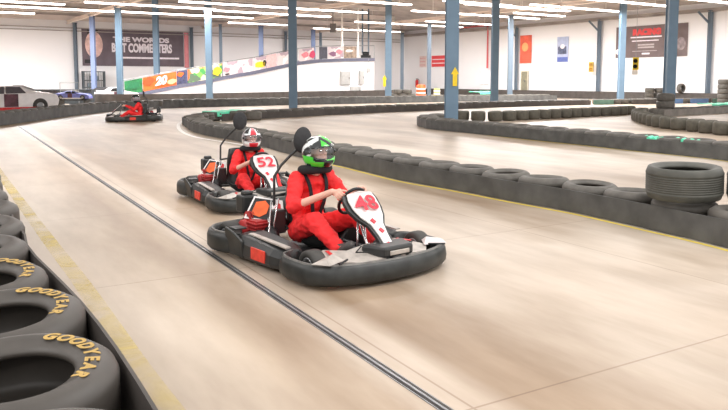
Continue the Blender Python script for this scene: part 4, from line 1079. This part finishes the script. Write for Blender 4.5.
    pts = [cc+Vector((.115*math.cos(t), .12*math.sin(t), .012*math.cos(t)-.0)) for t in [2*PI*i/28 for i in range(28)]]
    x.tube(pts, .042, 12, closed=True); x.obj('neck_brace', cloth_k, body, True)
    # harness
    x = MB()
    for s in (-1, 1):
        pp = catmull([Vector((-.27, s*.10, .73)), Vector((-.16, s*.105, .75)), Vector((-.07, s*.095, .65)), Vector((-.065, s*.07, .5)), Vector((-.10, s*.03, .34)), Vector((-.10, 0, .28))], .03)
        for a, c in zip(pp, pp[1:]):
            dirn = (c-a).normalized(); sd = Vector((0, 1, 0)); nn_ = dirn.cross(sd).normalized()
            R = Matrix((dirn, sd, nn_)).transposed(); x.box((a+c)/2, ((c-a).length*1.2, .034, .010), R)
    x.obj('harness', cloth_k, body)
    # helmet
    az_n, el_n = 72, 44; A, B_, Cc = .168, .142, .155
    hm = MB(); vs = []
    def hsurf(az, el, k_=1.):
        ca = math.cos(az); r = 1.
        a = A*(1+.04*math.cos(az)); z = Cc*math.sin(el); ce = math.cos(el)
        if el < 0: ce = math.cos(el)**.55
        fx = a*ce*math.cos(az); fy = B_*ce*math.sin(az)
        if el < -.1 and math.cos(az) > 0: fx += .022*math.cos(az)**2*min(1, (-el-.1)/.4)
        if el < -.5: fx *= 1-.25*(-el-.5); fy *= 1-.25*(-el-.5)
        return Vector((fx*k_, fy*k_, z*k_))
    els = [-.85+(PI/2+.85)*j/el_n for j in range(el_n+1)]
    for el in els:
        for i in range(az_n): vs.append(HC+Vector((-.01, 0, .0))+hy @ hsurf(2*PI*i/az_n, el))
    def port(az, el): return abs(az) < 1.12 and -.30+.10*abs(az) < el < .42-.12*abs(az)
    fs = []; mi = []; vf = []
    for j in range(el_n):
        for i in range(az_n):
            az = (2*PI*(i+.5)/az_n+PI) % (2*PI)-PI; el = (els[j]+els[j+1])/2
            f = (j*az_n+i, j*az_n+(i+1) % az_n, (j+1)*az_n+(i+1) % az_n, (j+1)*az_n+i)
            if port(az, el): vf.append(f); continue
            rim = port(az*.9, el*.88 + .005)
            if scheme == 'green':   # 0 black 1 white 2 lime
                w1 = math.sin(3.1*az+4.5*el+1.0); w2 = math.sin(5*az-7*el)
                c_ = 0
                if el > .45 and abs(az-.15) < .55+.5*max(0, el-.9) and w1 > -.65: c_ = 2
                elif el < -.12 and (w1*.6+w2*.4 > -.10): c_ = 2
                elif el < .7 and az < -.9 and w2 > .25: c_ = 1
                elif el > .5 and az < -.6 and w2 > -.1: c_ = 1
                elif az > .9 and w1 > .3: c_ = 1
                elif el < -.6: c_ = 1 if w2 > .5 else 0
                if rim and c_ == 2 and el > 0: c_ = 0
            elif scheme == 'red':
                c_ = 1; w = math.sin(4*az+3*el)
                if el > .35 and abs(az) < .38: c_ = 2
                elif el > .42 and .38 <= abs(az) < .62: c_ = 1
                elif el > .5 and abs(az) < 1.3: c_ = 0
                elif el < -.35 and abs(az) < .5: c_ = 2
                elif abs(az) > 1.15 and w > .2: c_ = 3
                elif rim: c_ = 3
            else:
                c_ = 0 if el > .2 or az < 0 else 3
            fs.append(f); mi.append(c_)
    hm.v = [tuple(v) for v in vs]; hm.f = fs; hm.mi = mi
    cols = {'green': [hblack, hwhite, lime], 'red': [hblack, hwhite, hred, hgrey], 'dark': [hblack, hwhite, hred, hgrey]}[scheme]
    hme = bpy.data.meshes.new('helmet'); hme.from_pydata(hm.v, [], hm.f)
    for c_ in cols: hme.materials.append(c_)
    for p, i in zip(hme.polygons, mi): p.material_index = i; p.use_smooth = True
    ho = put('helmet', hme, body); s_ = ho.modifiers.new('s', 'SOLIDIFY'); s_.thickness = .016; s_.offset = -1
    vme = bpy.data.meshes.new('visor'); ids = sorted({i for f in vf for i in f}); mp = {o_: n_ for n_, o_ in enumerate(ids)}
    cen = HC+Vector((-.01, 0, 0))
    vme.from_pydata([tuple(cen+(vs[i]-cen)*1.012) for i in ids], [], [tuple(mp[i] for i in f) for f in vf]); vme.materials.append(visorm)
    for p in vme.polygons: p.use_smooth = True
    put('visor', vme, ho)
    for s in (-1, 1):
        x = MB(); x.ell(cen+hy @ (hsurf(s*1.2, .08)*1.0), (.018, .018, .018), 10, 8); x.obj('pivot', hblack, ho, True)
    return body

K48 = g(325, 256).to_tuple(); Y48 = math.radians(-51.3)
k48 = kart_proto('48', 'nearest go-kart, number 48, with its black front bumper fully visible', K48, Y48)
driver((K48[0]-.02, K48[1]-.01, .012), Y48, 'person in red suit and green, white and black helmet steering the nearest kart', 1., True, 'green', math.radians(-4))
K52 = g(250, 200).to_tuple(); Y52 = math.radians(-61)
k52 = copy_tree(k48); k52.location = K52; k52.rotation_euler.z = Y52
k52['label'] = 'second go-kart, number 52, following just behind the nearest one'
def swap_number(e, txt):
    for fr in e.children:
        if fr.name.startswith('steering_fairing'):
            for n_ in list(fr.children):
                if n_.name.startswith('number'):
                    bpy.data.objects.remove(n_)
                    src = [c for c in k48.children if c.name.startswith('steering_fairing')][0]
            fa = Vector((.93, 0, .22)); fb_ = Vector((.50, 0, .645)); ax = (fb_-fa).normalized(); zx = Vector((0, 1, 0)).cross(ax)
            M = Matrix((Vector((0, 1, 0)), ax, zx)).transposed().to_4x4(); M.translation = fa; zd = 1 if zx.x > 0 else -1
            me = text_mesh(txt, .205, .004, .0042)
            for v in me.vertices:
                a, c, z = v.co; a *= 1.15; v.co = M @ Vector((a*zd, c+.475, zd*(.022+z-a*a*.9)))
            me.materials.append(MATS['number red']); put('number', me, fr)
swap_number(k52, '52')
driver((K52[0]+.055, K52[1]-.04, 0), Y52, 'person in red suit and red, white and black helmet in the second kart', .885, True, 'red', math.radians(-8))
KF = g(135, 121).to_tuple(); YF = math.radians(194)
kf = copy_tree(k48); kf.location = KF; kf.rotation_euler.z = YF; kf['label'] = 'distant go-kart turning by the outer barrier at the left'
for ch in list(kf.children):
    if ch.name.startswith('steering_fairing'):
        for n_ in list(ch.children):
            if n_.name.startswith('number'): bpy.data.objects.remove(n_)
driver(KF, YF, 'distant person in red suit driving the kart at the far left', .95, False, 'dark', 0, .5)

# ------------------------------------------------------------------ lights
def fixture(px0, y0, px1, y1, pw=80):
    pm, ym = (px0+px1)/2, (y0+y1)/2; z = 6.3
    d = (z-CAMH)*F/(HOR-ym); c = Vector(((pm-364)*d/F, d, z))
    if abs(d) > 90: return
    d0 = (z-CAMH)*F/(HOR-y0); d1 = (z-CAMH)*F/(HOR-y1)
    L = (Vector(((px1-364)*d1/F, d1, 0))-Vector(((px0-364)*d0/F, d0, 0))).length
    L = min(max(L*1.25, 3), 24); make_fix(c, L, pw)
NFIX = [0]
def make_fix(c, L, pw=88):
    NFIX[0] += 1
    e = empty('ceiling_light', c, math.atan2(U.y, U.x), 'long white fluorescent ceiling light strip', 'ceiling light', 'fluorescent strips under the ceiling')
    x = MB(); x.box((0, 0, .09), (L, .34, .05), taper=.6); x.box((-L*.35, 0, .55), (.02, .02, .9)); x.box((L*.35, 0, .55), (.02, .02, .9)); x.obj('housing', whitep, e)
    x = MB()
    for yy in (-.1, .1): x.tube([(-L/2+.05, yy, .03), (L/2-.05, yy, .03)], .05, 8)
    x.obj('tubes', tube_e, e)
    li = bpy.data.lights.new('strip_lamp', 'AREA'); li.shape = 'RECTANGLE'; li.size = L; li.size_y = .3; li.energy = pw*L; li.color = (1, .985, .98)
    lo = bpy.data.objects.new('strip_lamp', li); C.objects.link(lo); lo.parent = e; lo.location = (0, 0, -.04)
for a in ((-20, 2, 60, 4.5, 170), (20, 7, 105, 13, 190), (-40, 11, 30, 14.5, 190), (110, 3, 200, 11, 90), (150, 12, 232, 20, 70), (190, 3, 250, 7, 50), (240, 5, 350, 14, 35), (235, 11.5, 316, 18, 35), (240, 23, 278, 26, 90),
          (322, 29.5, 395, 32), (375, 22.5, 447, 28, 60), (339, 0.5, 401, 6, 50), (437, 12, 520, 20), (436, 22, 485, 25.5), (484, 5, 540, 12), (520, 14, 557, 17), (546, 6, 603, 12.5), (590, 0, 655, 7),
          (520, 8, 560, 12), (680, 0, 728, 4), (455, 2, 500, 7)):
    fixture(*a)
for s in (30, 42, 54):                            # unseen rows added to light the near track, above the frame
    for t in (44, 54, 64, 72):
        c = room(s, t, 6.3); make_fix(c, 6, 40)

w = bpy.data.worlds.new('w'); bpy.context.scene.world = w; w.use_nodes = True
bg = w.node_tree.nodes['Background']; bg.inputs[0].default_value = (1, .975, .955, 1); bg.inputs[1].default_value = 1.08
sc = bpy.context.scene
sc.view_settings.view_transform = 'Standard'; sc.view_settings.look = 'None'; sc.view_settings.gamma = 1; sc.view_settings.exposure = 0.2
sc.view_settings.use_curve_mapping = False
sc.cycles.use_denoising = True
sc.cycles.max_bounces = 6
sc.cycles.sample_clamp_indirect = 4
